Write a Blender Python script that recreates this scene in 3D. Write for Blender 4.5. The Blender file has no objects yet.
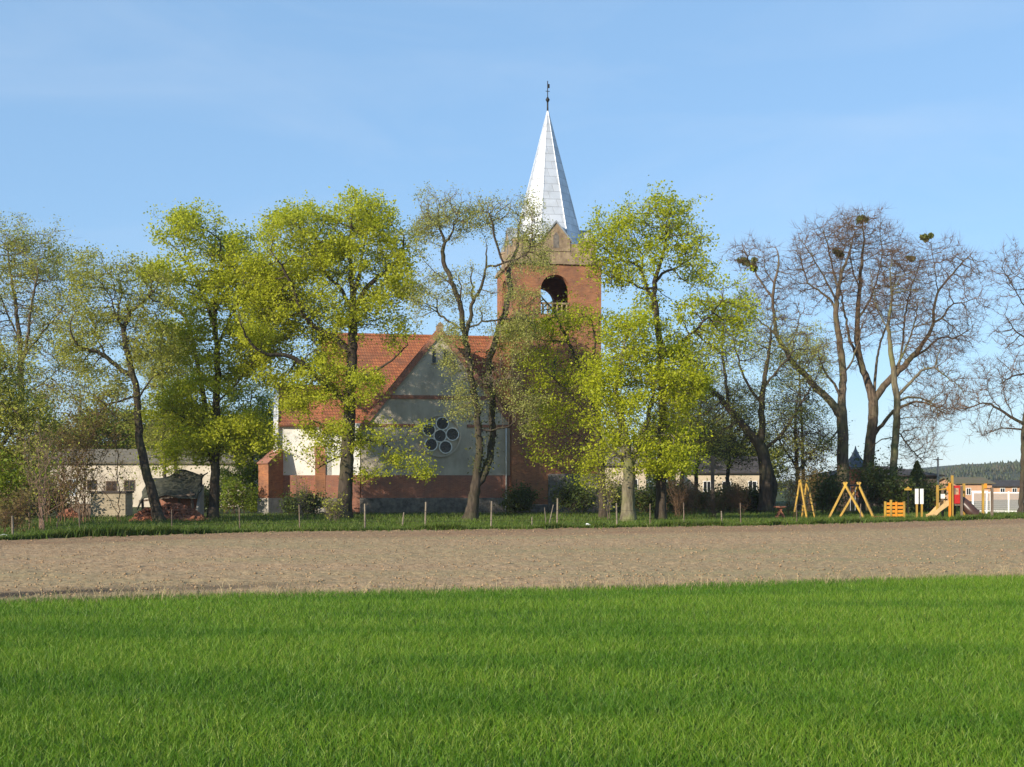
import bpy, bmesh, math, random
import numpy as np
from mathutils import Vector, Matrix

R = math.radians
scene = bpy.context.scene
COL = scene.collection

# ------------------------------------------------------------------ camera
F_PX, HOR, EYE = 1200.0, 485.0, 2.16          # focal length in pixels, horizon row, eye height
cam_d = bpy.data.cameras.new('camera')
cam = bpy.data.objects.new('camera', cam_d); COL.objects.link(cam)
cam.location = (0, 0, EYE); cam.rotation_euler = (R(90), 0, 0)
cam_d.sensor_fit = 'HORIZONTAL'; cam_d.sensor_width = 36.0
cam_d.lens = F_PX * 36.0 / 1024.0
cam_d.shift_y = (HOR - 383.5) / 1024.0
cam_d.clip_start = 0.1; cam_d.clip_end = 6000
scene.camera = cam

# ------------------------------------------------------------------ light
SUN_AZ, SUN_EL = 43.0, 20.0                   # degrees left of straight behind the camera, elevation
sd = Vector((-math.sin(R(SUN_AZ))*math.cos(R(SUN_EL)), -math.cos(R(SUN_AZ))*math.cos(R(SUN_EL)), math.sin(R(SUN_EL))))
sun_d = bpy.data.lights.new('sun', 'SUN'); sun_d.energy = 4.0; sun_d.angle = R(0.5)
sun_d.color = (1.0, 0.90, 0.74)
sun = bpy.data.objects.new('sun', sun_d); COL.objects.link(sun)
sun.rotation_euler = sd.to_track_quat('Z', 'Y').to_euler(); sun.location = (-30, -20, 40)

world = bpy.data.worlds.new("World"); scene.world = world; world.use_nodes = True
wn, wl = world.node_tree.nodes, world.node_tree.links
bg = wn['Background']; bg.inputs[1].default_value = 0.12
sky = wn.new('ShaderNodeTexSky'); sky.sky_type = 'NISHITA'; sky.sun_disc = False
sky.sun_elevation = R(SUN_EL); sky.sun_rotation = math.atan2(sd.x, sd.y)
sky.altitude = 100; sky.air_density = 1.0; sky.dust_density = 0.15; sky.ozone_density = 3.0
# faint high cirrus, part of the sky itself
tc = wn.new('ShaderNodeTexCoord'); mp = wn.new('ShaderNodeMapping')
mp.inputs['Rotation'].default_value = (0, R(20), R(25)); mp.inputs['Scale'].default_value = (2.0, 5.0, 9.0)
nz = wn.new('ShaderNodeTexNoise'); nz.inputs['Scale'].default_value = 1.6; nz.inputs['Detail'].default_value = 6
nz.inputs['Roughness'].default_value = 0.55; nz.inputs['Distortion'].default_value = 0.6
rp = wn.new('ShaderNodeValToRGB'); rp.color_ramp.elements[0].position = 0.46; rp.color_ramp.elements[1].position = 0.85
rp.color_ramp.elements[1].color = (0.16, 0.16, 0.16, 1)
mx = wn.new('ShaderNodeMixRGB'); mx.blend_type = 'MIX'; mx.inputs[2].default_value = (4.2, 4.5, 4.9, 1)
wl.new(tc.outputs['Generated'], mp.inputs['Vector']); wl.new(mp.outputs[0], nz.inputs['Vector'])
wl.new(nz.outputs[0], rp.inputs[0]); wl.new(rp.outputs[0], mx.inputs[0]); 
ev = wn.new('ShaderNodeMixRGB'); ev.inputs[0].default_value = 0.62; ev.inputs[2].default_value = (1.42, 2.55, 4.05, 1)   # thin even veil of spring haze
wl.new(sky.outputs[0], ev.inputs[1]); wl.new(ev.outputs[0], mx.inputs[1])
wl.new(mx.outputs[0], bg.inputs[0])

scene.view_settings.view_transform = 'Standard'; scene.view_settings.look = 'None'
scene.view_settings.gamma = 1.0; scene.view_settings.exposure = 0.82
scene.view_settings.use_curve_mapping = False
scene.cycles.max_bounces = 6; scene.cycles.transparent_max_bounces = 6
scene.cycles.diffuse_bounces = 3; scene.cycles.glossy_bounces = 2

# ------------------------------------------------------------------ helpers
def P(px, py, d):
    return Vector(((px-512.0)/F_PX*d, d, EYE + (HOR-py)/F_PX*d))
def GX(px, d): return (px-512.0)/F_PX*d

def tag(o, label=None, cat=None, group=None, kind=None):
    if label: o['label'] = label
    if cat: o['category'] = cat
    if group: o['group'] = group
    if kind: o['kind'] = kind
    return o

def empty(name, label, cat, loc=(0,0,0), rz=0.0, group=None):
    o = bpy.data.objects.new(name, None); COL.objects.link(o)
    o.location = loc; o.rotation_euler = (0, 0, rz); o.empty_display_size = 0.3
    return tag(o, label, cat, group)

def link_mesh(name, me, mats, parent=None, smooth=False):
    if not isinstance(mats, (list, tuple)): mats = [mats]
    for m in mats: me.materials.append(m)
    if smooth:
        me.polygons.foreach_set('use_smooth', np.ones(len(me.polygons), dtype=bool))
    o = bpy.data.objects.new(name, me); COL.objects.link(o)
    if parent: o.parent = parent
    return o

def np_mesh(name, V, quads=None, tris=None):
    me = bpy.data.meshes.new(name)
    V = np.asarray(V, dtype=np.float32).reshape(-1, 3)
    q = np.zeros((0,4), np.int32) if quads is None else np.asarray(quads, np.int32).reshape(-1,4)
    t = np.zeros((0,3), np.int32) if tris is None else np.asarray(tris, np.int32).reshape(-1,3)
    me.vertices.add(len(V)); me.vertices.foreach_set('co', V.ravel())
    nl = q.size + t.size
    me.loops.add(nl); me.loops.foreach_set('vertex_index', np.concatenate([q.ravel(), t.ravel()]).astype(np.int32))
    me.polygons.add(len(q)+len(t))
    st = np.concatenate([np.arange(len(q))*4, q.size + np.arange(len(t))*3]).astype(np.int32)
    me.polygons.foreach_set('loop_start', st)
    me.update(calc_edges=True)
    return me

class MB:
    """collects simple shapes into ONE mesh"""
    def __init__(s): s.v = []; s.f = []
    def add(s, vs, fs):
        n = len(s.v); s.v += [tuple(v) for v in vs]; s.f += [tuple(i+n for i in f) for f in fs]; return s
    def box(s, x0, x1, y0, y1, z0, z1):
        return s.add([(x0,y0,z0),(x1,y0,z0),(x1,y1,z0),(x0,y1,z0),(x0,y0,z1),(x1,y0,z1),(x1,y1,z1),(x0,y1,z1)],
            [(3,2,1,0),(4,5,6,7),(0,1,5,4),(1,2,6,5),(2,3,7,6),(3,0,4,7)])
    def prism(s, pts, y0, y1):          # outline in x,z extruded along y
        n = len(pts)
        vs = [(x,y0,z) for x,z in pts] + [(x,y1,z) for x,z in pts]
        fs = [tuple(range(n)), tuple(range(2*n-1, n-1, -1))] + [((i+1)%n, i, n+i, n+(i+1)%n) for i in range(n)]
        return s.add(vs, fs)
    def prismx(s, pts, x0, x1):         # outline in y,z extruded along x
        n = len(pts)
        vs = [(x0,y,z) for y,z in pts] + [(x1,y,z) for y,z in pts]
        fs = [tuple(range(n-1,-1,-1)), tuple(range(n, 2*n))] + [(i, (i+1)%n, n+(i+1)%n, n+i) for i in range(n)]
        return s.add(vs, fs)
    def slab(s, p, q, r_, t, th):       # sheet with thickness th from four corners
        a, b, c, d = map(Vector, (p, q, r_, t)); nrm = (b-a).cross(d-a).normalized()*th
        vs = [a, b, c, d, a+nrm, b+nrm, c+nrm, d+nrm]
        return s.add(vs, [(3,2,1,0),(4,5,6,7),(0,1,5,4),(1,2,6,5),(2,3,7,6),(3,0,4,7)])
    def bar(s, a, b, w, h=None):        # squared beam from a to b
        h = h or w; a, b = Vector(a), Vector(b); d = (b-a).normalized()
        u = d.cross(Vector((0,0,1))); u = Vector((1,0,0)) if u.length < 1e-3 else u.normalized(); n = u.cross(d)
        vs = []
        for p in (a, b):
            for su, sn in ((-1,-1),(1,-1),(1,1),(-1,1)): vs.append(p + u*su*w/2 + n*sn*h/2)
        return s.add(vs, [(3,2,1,0),(4,5,6,7),(0,1,5,4),(1,2,6,5),(2,3,7,6),(3,0,4,7)])
    def tube(s, a, b, r0, r1=None, n=8):
        r1 = r0 if r1 is None else r1
        a, b = Vector(a), Vector(b); d = (b-a).normalized()
        u = d.cross(Vector((0,0,1))); u = Vector((1,0,0)) if u.length < 1e-3 else u.normalized(); w = d.cross(u)
        vs = []
        for p, r in ((a,r0),(b,r1)):
            for i in range(n):
                t = 2*math.pi*i/n; vs.append(p + (u*math.cos(t)+w*math.sin(t))*r)
        fs = [(i, (i+1)%n, n+(i+1)%n, n+i) for i in range(n)] + [tuple(range(n-1,-1,-1)), tuple(range(n,2*n))]
        return s.add(vs, fs)
    def lathe(s, prof, c=(0,0,0), n=16, rot=0.0):     # prof: (radius, z) upwards
        vs = []
        for r, z in prof:
            for i in range(n):
                t = 2*math.pi*i/n + rot; vs.append((c[0]+math.cos(t)*r, c[1]+math.sin(t)*r, c[2]+z))
        fs = []
        for k in range(len(prof)-1):
            for i in range(n):
                j = (i+1)%n; fs.append((k*n+i, k*n+j, (k+1)*n+j, (k+1)*n+i))
        fs.append(tuple(range(n-1,-1,-1))); fs.append(tuple(range((len(prof)-1)*n, len(prof)*n)))
        return s.add(vs, fs)
    def build(s, name, mat, parent=None, bevel=0.0, smooth=False):
        me = bpy.data.meshes.new(name); me.from_pydata(s.v, [], s.f); me.update()
        bm = bmesh.new(); bm.from_mesh(me); bmesh.ops.recalc_face_normals(bm, faces=bm.faces)
        bm.to_mesh(me); bm.free()
        o = link_mesh(name, me, mat, parent, smooth)
        if bevel:
            b = o.modifiers.new('bevel', 'BEVEL'); b.width = bevel; b.segments = 1; b.limit_method = 'ANGLE'
        return o

def vnoise(x, y, seed=0, scale=1.0):
    """smooth value noise on numpy arrays, about 0..1"""
    rs = np.random.RandomState(seed); T = rs.rand(256, 256)
    x = np.asarray(x)/scale + 1000.37; y = np.asarray(y)/scale + 1000.71
    xi = np.floor(x).astype(int); yi = np.floor(y).astype(int); fx = x-xi; fy = y-yi
    fx = fx*fx*(3-2*fx); fy = fy*fy*(3-2*fy)
    g = lambda a, b: T[a & 255, b & 255]
    return (g(xi,yi)*(1-fx)+g(xi+1,yi)*fx)*(1-fy) + (g(xi,yi+1)*(1-fx)+g(xi+1,yi+1)*fx)*fy

# ------------------------------------------------------------------ materials
def newmat(name):
    m = bpy.data.materials.new(name); m.use_nodes = True
    nt = m.node_tree; return m, nt, nt.nodes, nt.links, nt.nodes['Principled BSDF']

def mat(name, c1, c2=None, scale=4.0, rough=0.85, bump=0.0, bscale=None, metal=0.0, detail=6, spec=0.3, stretch=(1,1,1), lo=0.35, hi=0.65):
    m, nt, N, L, b = newmat(name)
    b.inputs['Roughness'].default_value = rough; b.inputs['Metallic'].default_value = metal
    b.inputs['Specular IOR Level'].default_value = spec
    c2 = c2 or tuple(x*0.7 for x in c1)
    tcn = N.new('ShaderNodeTexCoord'); mpn = N.new('ShaderNodeMapping'); mpn.inputs['Scale'].default_value = stretch
    L.new(tcn.outputs['Object'], mpn.inputs[0])
    n = N.new('ShaderNodeTexNoise'); n.inputs['Scale'].default_value = scale; n.inputs['Detail'].default_value = detail
    n.inputs['Roughness'].default_value = 0.65
    r = N.new('ShaderNodeValToRGB'); r.color_ramp.elements[0].position = lo; r.color_ramp.elements[1].position = hi
    r.color_ramp.elements[0].color = (*c2, 1); r.color_ramp.elements[1].color = (*c1, 1)
    L.new(mpn.outputs[0], n.inputs[0]); L.new(n.outputs[0], r.inputs[0]); L.new(r.outputs[0], b.inputs['Base Color'])
    if bump:
        n2 = N.new('ShaderNodeTexNoise'); n2.inputs['Scale'].default_value = bscale or scale*4; n2.inputs['Detail'].default_value = 5
        bp = N.new('ShaderNodeBump'); bp.inputs['Strength'].default_value = bump; bp.inputs['Distance'].default_value = 0.05
        L.new(mpn.outputs[0], n2.inputs[0]); L.new(n2.outputs[0], bp.inputs['Height']); L.new(bp.outputs[0], b.inputs['Normal'])
    return m

def brickmat(name, c1, c2, mortar, scale=1.0, stain=(0.10,0.06,0.05), stain_amt=0.5, bw=0.26, bh=0.085):
    m, nt, N, L, b = newmat(name); b.inputs['Roughness'].default_value = 0.9; b.inputs['Specular IOR Level'].default_value = 0.2
    tcn = N.new('ShaderNodeTexCoord'); sp = N.new('ShaderNodeSeparateXYZ'); cb = N.new('ShaderNodeCombineXYZ'); ad = N.new('ShaderNodeMath')
    L.new(tcn.outputs['Object'], sp.inputs[0]); L.new(sp.outputs[0], ad.inputs[0]); L.new(sp.outputs[1], ad.inputs[1])
    L.new(ad.outputs[0], cb.inputs[0]); L.new(sp.outputs[2], cb.inputs[1])
    br = N.new('ShaderNodeTexBrick'); br.inputs['Scale'].default_value = scale
    br.inputs['Color1'].default_value = (*c1,1); br.inputs['Color2'].default_value = (*c2,1); br.inputs['Mortar'].default_value = (*mortar,1)
    br.inputs['Brick Width'].default_value = bw; br.inputs['Row Height'].default_value = bh; br.inputs['Mortar Size'].default_value = 0.008
    L.new(cb.outputs[0], br.inputs['Vector'])
    n = N.new('ShaderNodeTexNoise'); n.inputs['Scale'].default_value = 0.9; n.inputs['Detail'].default_value = 8; n.inputs['Roughness'].default_value = 0.7
    L.new(tcn.outputs['Object'], n.inputs[0])
    r = N.new('ShaderNodeValToRGB'); r.color_ramp.elements[0].position = 0.42; r.color_ramp.elements[1].position = 0.72
    r.color_ramp.elements[0].color = (0,0,0,1); r.color_ramp.elements[1].color = (stain_amt,)*3+(1,)
    L.new(n.outputs[0], r.inputs[0])
    mxn = N.new('ShaderNodeMixRGB'); L.new(r.outputs[0], mxn.inputs[0]); L.new(br.outputs[0], mxn.inputs[1]); mxn.inputs[2].default_value = (*stain,1)
    L.new(mxn.outputs[0], b.inputs['Base Color'])
    bp = N.new('ShaderNodeBump'); bp.inputs['Strength'].default_value = 0.5; bp.inputs['Distance'].default_value = 0.02
    L.new(br.outputs[1], bp.inputs['Height']); bp.invert = True; L.new(bp.outputs[0], b.inputs['Normal'])
    return m

def roofmat(name, c1, c2, moss):
    m, nt, N, L, b = newmat(name); b.inputs['Roughness'].default_value = 0.85
    tcn = N.new('ShaderNodeTexCoord'); sp = N.new('ShaderNodeSeparateXYZ'); cb = N.new('ShaderNodeCombineXYZ'); ad = N.new('ShaderNodeMath')
    L.new(tcn.outputs['Object'], sp.inputs[0]); L.new(sp.outputs[0], ad.inputs[0]); L.new(sp.outputs[1], ad.inputs[1])
    L.new(ad.outputs[0], cb.inputs[0]); L.new(sp.outputs[2], cb.inputs[1])
    br = N.new('ShaderNodeTexBrick'); br.inputs['Scale'].default_value = 1.0
    br.inputs['Color1'].default_value = (*c1,1); br.inputs['Color2'].default_value = (*c2,1); br.inputs['Mortar'].default_value = (c2[0]*.45,c2[1]*.45,c2[2]*.45,1)
    br.inputs['Brick Width'].default_value = 0.2; br.inputs['Row Height'].default_value = 0.24; br.inputs['Mortar Size'].default_value = 0.015
    L.new(cb.outputs[0], br.inputs['Vector'])
    n = N.new('ShaderNodeTexNoise'); n.inputs['Scale'].default_value = 0.8; n.inputs['Detail'].default_value = 8; n.inputs['Roughness'].default_value = 0.7
    L.new(tcn.outputs['Object'], n.inputs[0])
    r = N.new('ShaderNodeValToRGB'); r.color_ramp.elements[0].position = 0.48; r.color_ramp.elements[1].position = 0.75
    r.color_ramp.elements[0].color = (0,0,0,1); r.color_ramp.elements[1].color = (.7,.7,.7,1)
    L.new(n.outputs[0], r.inputs[0])
    mxn = N.new('ShaderNodeMixRGB'); L.new(r.outputs[0], mxn.inputs[0]); L.new(br.outputs[0], mxn.inputs[1]); mxn.inputs[2].default_value = (*moss,1)
    L.new(mxn.outputs[0], b.inputs['Base Color'])
    bp = N.new('ShaderNodeBump'); bp.inputs['Strength'].default_value = 0.6; bp.inputs['Distance'].default_value = 0.04; bp.invert = True
    L.new(br.outputs[1], bp.inputs['Height']); L.new(bp.outputs[0], b.inputs['Normal'])
    return m

def leafmat(name, cols, trans=0.45, big=None, rough=0.5):
    """cols: list of leaf colours picked per leaf; translucent share"""
    m, nt, N, L, b = newmat(name)
    g = N.new('ShaderNodeNewGeometry'); r = N.new('ShaderNodeValToRGB')
    els = r.color_ramp.elements
    while len(els) < len(cols): els.new(0.5)
    for i, c in enumerate(cols):
        els[i].position = i/(len(cols)-1); els[i].color = (*c, 1)
    L.new(g.outputs['Random Per Island'], r.inputs[0])
    col = r.outputs[0]
    if big:
        tcn = N.new('ShaderNodeTexCoord'); mpn = N.new('ShaderNodeMapping'); mpn.inputs['Scale'].default_value = big[2]
        n = N.new('ShaderNodeTexNoise'); n.inputs['Scale'].default_value = 1.0; n.inputs['Detail'].default_value = 3
        L.new(tcn.outputs['Object'], mpn.inputs[0]); L.new(mpn.outputs[0], n.inputs[0])
        rr = N.new('ShaderNodeValToRGB'); rr.color_ramp.elements[0].position = big[0]; rr.color_ramp.elements[1].position = big[1]
        rr.color_ramp.elements[0].color = (0,0,0,1); rr.color_ramp.elements[1].color = (1,1,1,1)
        mm = N.new('ShaderNodeMixRGB'); mm.blend_type = 'MULTIPLY'; mm.inputs[2].default_value = (*big[3], 1)
        L.new(n.outputs[0], rr.inputs[0]); L.new(rr.outputs[0], mm.inputs[0]); L.new(col, mm.inputs[1]); col = mm.outputs[0]
    L.new(col, b.inputs['Base Color']); b.inputs['Roughness'].default_value = rough; b.inputs['Specular IOR Level'].default_value = 0.25
    t = N.new('ShaderNodeBsdfTranslucent'); L.new(col, t.inputs[0])
    ms = N.new('ShaderNodeMixShader'); ms.inputs[0].default_value = trans
    L.new(b.outputs[0], ms.inputs[1]); L.new(t.outputs[0], ms.inputs[2]); L.new(ms.outputs[0], N['Material Output'].inputs[0])
    return m

M = {}
M['brick']   = brickmat('red_brick', (0.40,0.15,0.062), (0.26,0.088,0.04), (0.30,0.21,0.13), stain_amt=0.75)
M['brick2']  = brickmat('worn_red_brick', (0.42,0.15,0.08), (0.30,0.10,0.06), (0.32,0.22,0.17), stain=(0.16,0.11,0.09), stain_amt=0.7)
M['plaster'] = mat('white_plaster', (0.80,0.78,0.73), (0.58,0.55,0.49), 0.9, 0.95, 0.25, 8, detail=9, stretch=(1,1,.5), lo=.30, hi=.55)
M['plaster_shaded']= mat('shaded_white_plaster', (0.53,0.46,0.36), (0.33,0.28,0.215), 0.8, 0.95, 0.25, 8, detail=9, stretch=(1,1,.5), lo=.35, hi=.65)  # white plaster, somewhat dirty, tree shade on the gable put into its colour
M['stone']   = mat('field_stone', (0.21,0.18,0.15), (0.08,0.07,0.06), 3.0, 0.9, 0.8, 5)
M['sand']    = mat('sandstone', (0.34,0.25,0.155), (0.16,0.11,0.07), 1.8, 0.9, 0.5, 10, detail=9)
M['tile']    = roofmat('red_roof_tiles', (0.36,0.125,0.048), (0.24,0.078,0.034), (0.10,0.06,0.04))
M['white']   = mat('white_paint', (0.78,0.77,0.73), (0.65,0.63,0.58), 5, 0.6)
M['glass']   = mat('dark_glass', (0.02,0.022,0.025), (0.01,0.01,0.012), 3, 0.15, spec=0.5)
M['lead']    = mat('grey_sheet', (0.33,0.34,0.35), (0.24,0.25,0.26), 4, 0.5, metal=0.3)
M['iron']    = mat('dark_iron', (0.035,0.033,0.03), (0.02,0.018,0.016), 9, 0.6, metal=0.4)
M['oldwood'] = mat('old_wood', (0.20,0.15,0.11), (0.10,0.07,0.05), 6, 0.9, 0.4, 20, stretch=(1,1,.15))
M['palewood']= mat('weathered_wood', (0.29,0.235,0.17), (0.15,0.12,0.09), 6, 0.9, 0.4, 20, stretch=(1,1,.15))
M['door']    = mat('brown_door', (0.12,0.05,0.03), (0.07,0.03,0.02), 5, 0.7, stretch=(4,4,.4))
M['concrete']= mat('concrete', (0.42,0.38,0.33), (0.28,0.25,0.21), 2.5, 0.95, 0.4, 14)
M['darkroof']= mat('dark_roof', (0.075,0.06,0.055), (0.04,0.035,0.03), 1.5, 0.9, 0.3, 6)
M['cream']   = mat('cream_render', (0.62,0.52,0.38), (0.46,0.38,0.28), 0.6, 0.95, 0.2, 8, detail=8)
M['barnwall']= mat('whitewashed_wall', (0.62,0.54,0.43), (0.44,0.38,0.30), 0.5, 0.95, 0.2, 8, detail=8)
M['peach']   = mat('peach_render', (0.58,0.34,0.20), (0.46,0.26,0.15), 0.6, 0.95, 0.2, 8)
M['yellow']  = mat('yellow_timber', (0.48,0.29,0.04), (0.27,0.165,0.045), 4, 0.7, 0.1, 12, stretch=(1,1,.3))
M['orange']  = mat('orange_timber', (0.75,0.28,0.02), (0.58,0.20,0.02), 5, 0.55, stretch=(1,1,.3))
M['lightply']= mat('light_plywood', (0.62,0.42,0.20), (0.50,0.32,0.14), 4, 0.5)
M['redpan']  = mat('red_panel', (0.50,0.025,0.02), (0.38,0.02,0.018), 4, 0.4)
M['tubeslide']=mat('dark_brown_plastic', (0.07,0.035,0.025), (0.05,0.025,0.02), 3, 0.35)
M['redwood'] = mat('reddish_timber', (0.28,0.11,0.06), (0.18,0.07,0.04), 5, 0.8, stretch=(1,1,.2))
M['blueroof']= mat('blue_grey_roof', (0.16,0.20,0.25), (0.11,0.14,0.18), 4, 0.6)
M['rope']    = mat('pale_rope', (0.45,0.47,0.48), (0.35,0.36,0.37), 8, 0.7)
M['fencewhite']=mat('white_fence_paint', (0.80,0.79,0.76), (0.68,0.66,0.62), 3, 0.6)
M['mesh']    = mat('grey_fence_mesh', (0.34,0.33,0.32), (0.26,0.25,0.24), 40, 0.8)
M['moss']    = mat('mossy_roofing_felt', (0.085,0.085,0.06), (0.025,0.026,0.022), 1.6, 0.9, 0.6, 6)
M['paper']   = mat('white_plastic', (0.8,0.8,0.78), (0.7,0.7,0.68), 6, 0.6)

def barkmat(name, c1, c2, moss, amt):
    m, nt, N, L, b = newmat(name); b.inputs['Roughness'].default_value = 0.95; b.inputs['Specular IOR Level'].default_value = 0.15
    tcn = N.new('ShaderNodeTexCoord'); mpn = N.new('ShaderNodeMapping'); mpn.inputs['Scale'].default_value = (7,7,1.6)
    n = N.new('ShaderNodeTexNoise'); n.inputs['Scale'].default_value = 1.0; n.inputs['Detail'].default_value = 7
    r = N.new('ShaderNodeValToRGB'); r.color_ramp.elements[0].position=.35; r.color_ramp.elements[1].position=.68
    r.color_ramp.elements[0].color=(*c2,1); r.color_ramp.elements[1].color=(*c1,1)
    L.new(tcn.outputs['Object'], mpn.inputs[0]); L.new(mpn.outputs[0], n.inputs[0]); L.new(n.outputs[0], r.inputs[0])
    n2 = N.new('ShaderNodeTexNoise'); n2.inputs['Scale'].default_value = 0.7; n2.inputs['Detail'].default_value = 5
    r2 = N.new('ShaderNodeValToRGB'); r2.color_ramp.elements[0].position=.45; r2.color_ramp.elements[1].position=.65
    r2.color_ramp.elements[0].color=(0,0,0,1); r2.color_ramp.elements[1].color=(amt,)*3+(1,)
    L.new(tcn.outputs['Object'], n2.inputs[0]); L.new(n2.outputs[0], r2.inputs[0])
    mxn = N.new('ShaderNodeMixRGB'); L.new(r2.outputs[0], mxn.inputs[0]); L.new(r.outputs[0], mxn.inputs[1]); mxn.inputs[2].default_value=(*moss,1)
    L.new(mxn.outputs[0], b.inputs['Base Color'])
    bp = N.new('ShaderNodeBump'); bp.inputs['Strength'].default_value = 0.9; bp.inputs['Distance'].default_value = 0.06
    L.new(n.outputs[0], bp.inputs['Height']); L.new(bp.outputs[0], b.inputs['Normal'])
    return m
M['bark_dark'] = barkmat('dark_bark', (0.085,0.065,0.048), (0.035,0.027,0.02), (0.07,0.075,0.03), .5)
M['bark_grey'] = barkmat('grey_bark', (0.17,0.125,0.088), (0.065,0.048,0.035), (0.13,0.13,0.06), .6)
M['bark_moss'] = barkmat('mossy_bark', (0.20,0.17,0.11), (0.09,0.075,0.05), (0.16,0.17,0.06), .9)
M['twig_brown']= mat('brown_twigs', (0.18,0.105,0.055), (0.09,0.053,0.03), 2, 0.95)
M['twig_grey'] = mat('grey_twigs', (0.20,0.155,0.115), (0.12,0.09,0.065), 2, 0.95)
M['twig_dark'] = mat('dark_twigs', (0.09,0.07,0.05), (0.05,0.038,0.028), 2, 0.95)
M['twig_pink'] = mat('pale_reddish_stems', (0.30,0.20,0.14), (0.18,0.11,0.08), 2, 0.95)

M['lf_maple'] = leafmat('maple_spring_leaves', [(0.47,0.49,0.03),(0.58,0.60,0.045),(0.35,0.39,0.022),(0.53,0.54,0.07)], 0.55)
M['lf_lime']  = leafmat('bright_spring_leaves', [(0.44,0.48,0.02),(0.56,0.58,0.03),(0.33,0.38,0.016),(0.50,0.51,0.05)], 0.55)
M['lf_olive'] = leafmat('olive_spring_leaves', [(0.36,0.37,0.05),(0.46,0.46,0.08),(0.27,0.28,0.04),(0.42,0.40,0.10)], 0.45)
M['lf_pale']  = leafmat('pale_opening_buds', [(0.36,0.37,0.09),(0.46,0.46,0.14),(0.27,0.28,0.06)], 0.45)
M['lf_dark']  = leafmat('dark_green_leaves', [(0.06,0.085,0.018),(0.09,0.12,0.025),(0.04,0.06,0.014)], 0.35)
M['lf_green'] = leafmat('mid_green_leaves', [(0.16,0.22,0.015),(0.22,0.28,0.02),(0.11,0.155,0.012)], 0.45)
M['lf_russet']= leafmat('russet_buds', [(0.20,0.15,0.05),(0.26,0.19,0.06),(0.14,0.12,0.03)], 0.45)
M['lf_conifer']=leafmat('conifer_needles', [(0.09,0.11,0.025),(0.13,0.15,0.035),(0.06,0.075,0.018)], 0.2)
M['lf_ivy']  = leafmat('ivy_leaves', [(0.07,0.085,0.02),(0.12,0.13,0.03),(0.05,0.06,0.015),(0.16,0.16,0.05)], 0.3)
M['lf_mistletoe']=leafmat('mistletoe_leaves', [(0.13,0.15,0.03),(0.18,0.19,0.04),(0.09,0.10,0.025)], 0.3)
M['crop'] = leafmat('cereal_leaves', [(0.105,0.215,0.014),(0.16,0.30,0.02),(0.075,0.17,0.011),(0.215,0.34,0.03),(0.30,0.35,0.07)], 0.4,
                    big=(0.46,0.58,(0.13,0.55,1.0),(0.66,0.78,0.72)), rough=0.45)
M['verge'] = leafmat('verge_grass_blades', [(0.09,0.15,0.02),(0.14,0.21,0.025),(0.06,0.10,0.015),(0.20,0.21,0.06)], 0.4,
                     big=(0.45,0.65,(0.25,0.25,1.0),(0.75,0.8,0.8)))
M['straw'] = leafmat('dry_straw_blades', [(0.33,0.26,0.14),(0.42,0.33,0.19),(0.25,0.20,0.11)], 0.3)

# ------------------------------------------------------------------ the fields
FAR_EDGE  = [(-70,24),(-40,34),(-19.6,46.0),(-11.8,54.0),(0,57.6),(13.5,63.0),(32.4,76.0),(60,94),(110,125)]
NEAR_EDGE = [(-70,6),(-30,15.5),(-9.2,21.5),(-5.0,22.9),(0,23.8),(5.5,25.3),(11.8,27.6),(40,37),(110,60)]
def edge(pts, x): return np.interp(x, [p[0] for p in pts], [p[1] for p in pts])

# ground sheet to the horizon, with rough meadow colouring
def groundmat():
    m, nt, N, L, b = newmat('meadow_ground'); b.inputs['Roughness'].default_value = 1.0; b.inputs['Specular IOR Level'].default_value = 0.1
    tcn = N.new('ShaderNodeTexCoord')
    n = N.new('ShaderNodeTexNoise'); n.inputs['Scale'].default_value = 0.35; n.inputs['Detail'].default_value = 9; n.inputs['Roughness'].default_value = .7
    r = N.new('ShaderNodeValToRGB'); e = r.color_ramp.elements
    e[0].position=.36; e[0].color=(0.06,0.045,0.03,1); e[1].position=.64; e[1].color=(0.075,0.095,0.02,1)
    k = e.new(.5); k.color=(0.055,0.065,0.02,1)
    L.new(tcn.outputs['Object'], n.inputs[0]); L.new(n.outputs[0], r.inputs[0]); L.new(r.outputs[0], b.inputs['Base Color'])
    return m
gm = bpy.data.meshes.new('ground')
gm.from_pydata([(-3000,-60,0),(3000,-60,0),(3000,4000,0),(-3000,4000,0)], [], [(0,1,2,3)])
tag(link_mesh('ground', gm, groundmat()), kind='structure')

# soil under the green crop
xs = np.linspace(-70, 110, 91); ys0 = np.full_like(xs, -40.0); ye = edge(NEAR_EDGE, xs)
V = np.concatenate([np.stack([xs, ys0, np.full_like(xs,.008)],1), np.stack([xs, ye+0.3, np.full_like(xs,.008)],1)])
n = len(xs); q = np.stack([np.arange(n-1), np.arange(1,n), np.arange(1,n)+n, np.arange(n-1)+n],1)
M['cropsoil'] = mat('soil_under_crop', (0.07,0.075,0.03), (0.045,0.05,0.02), 3, 1.0)
tag(link_mesh('crop_field', np_mesh('crop_field', V, q), M['cropsoil']), kind='structure')

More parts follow.
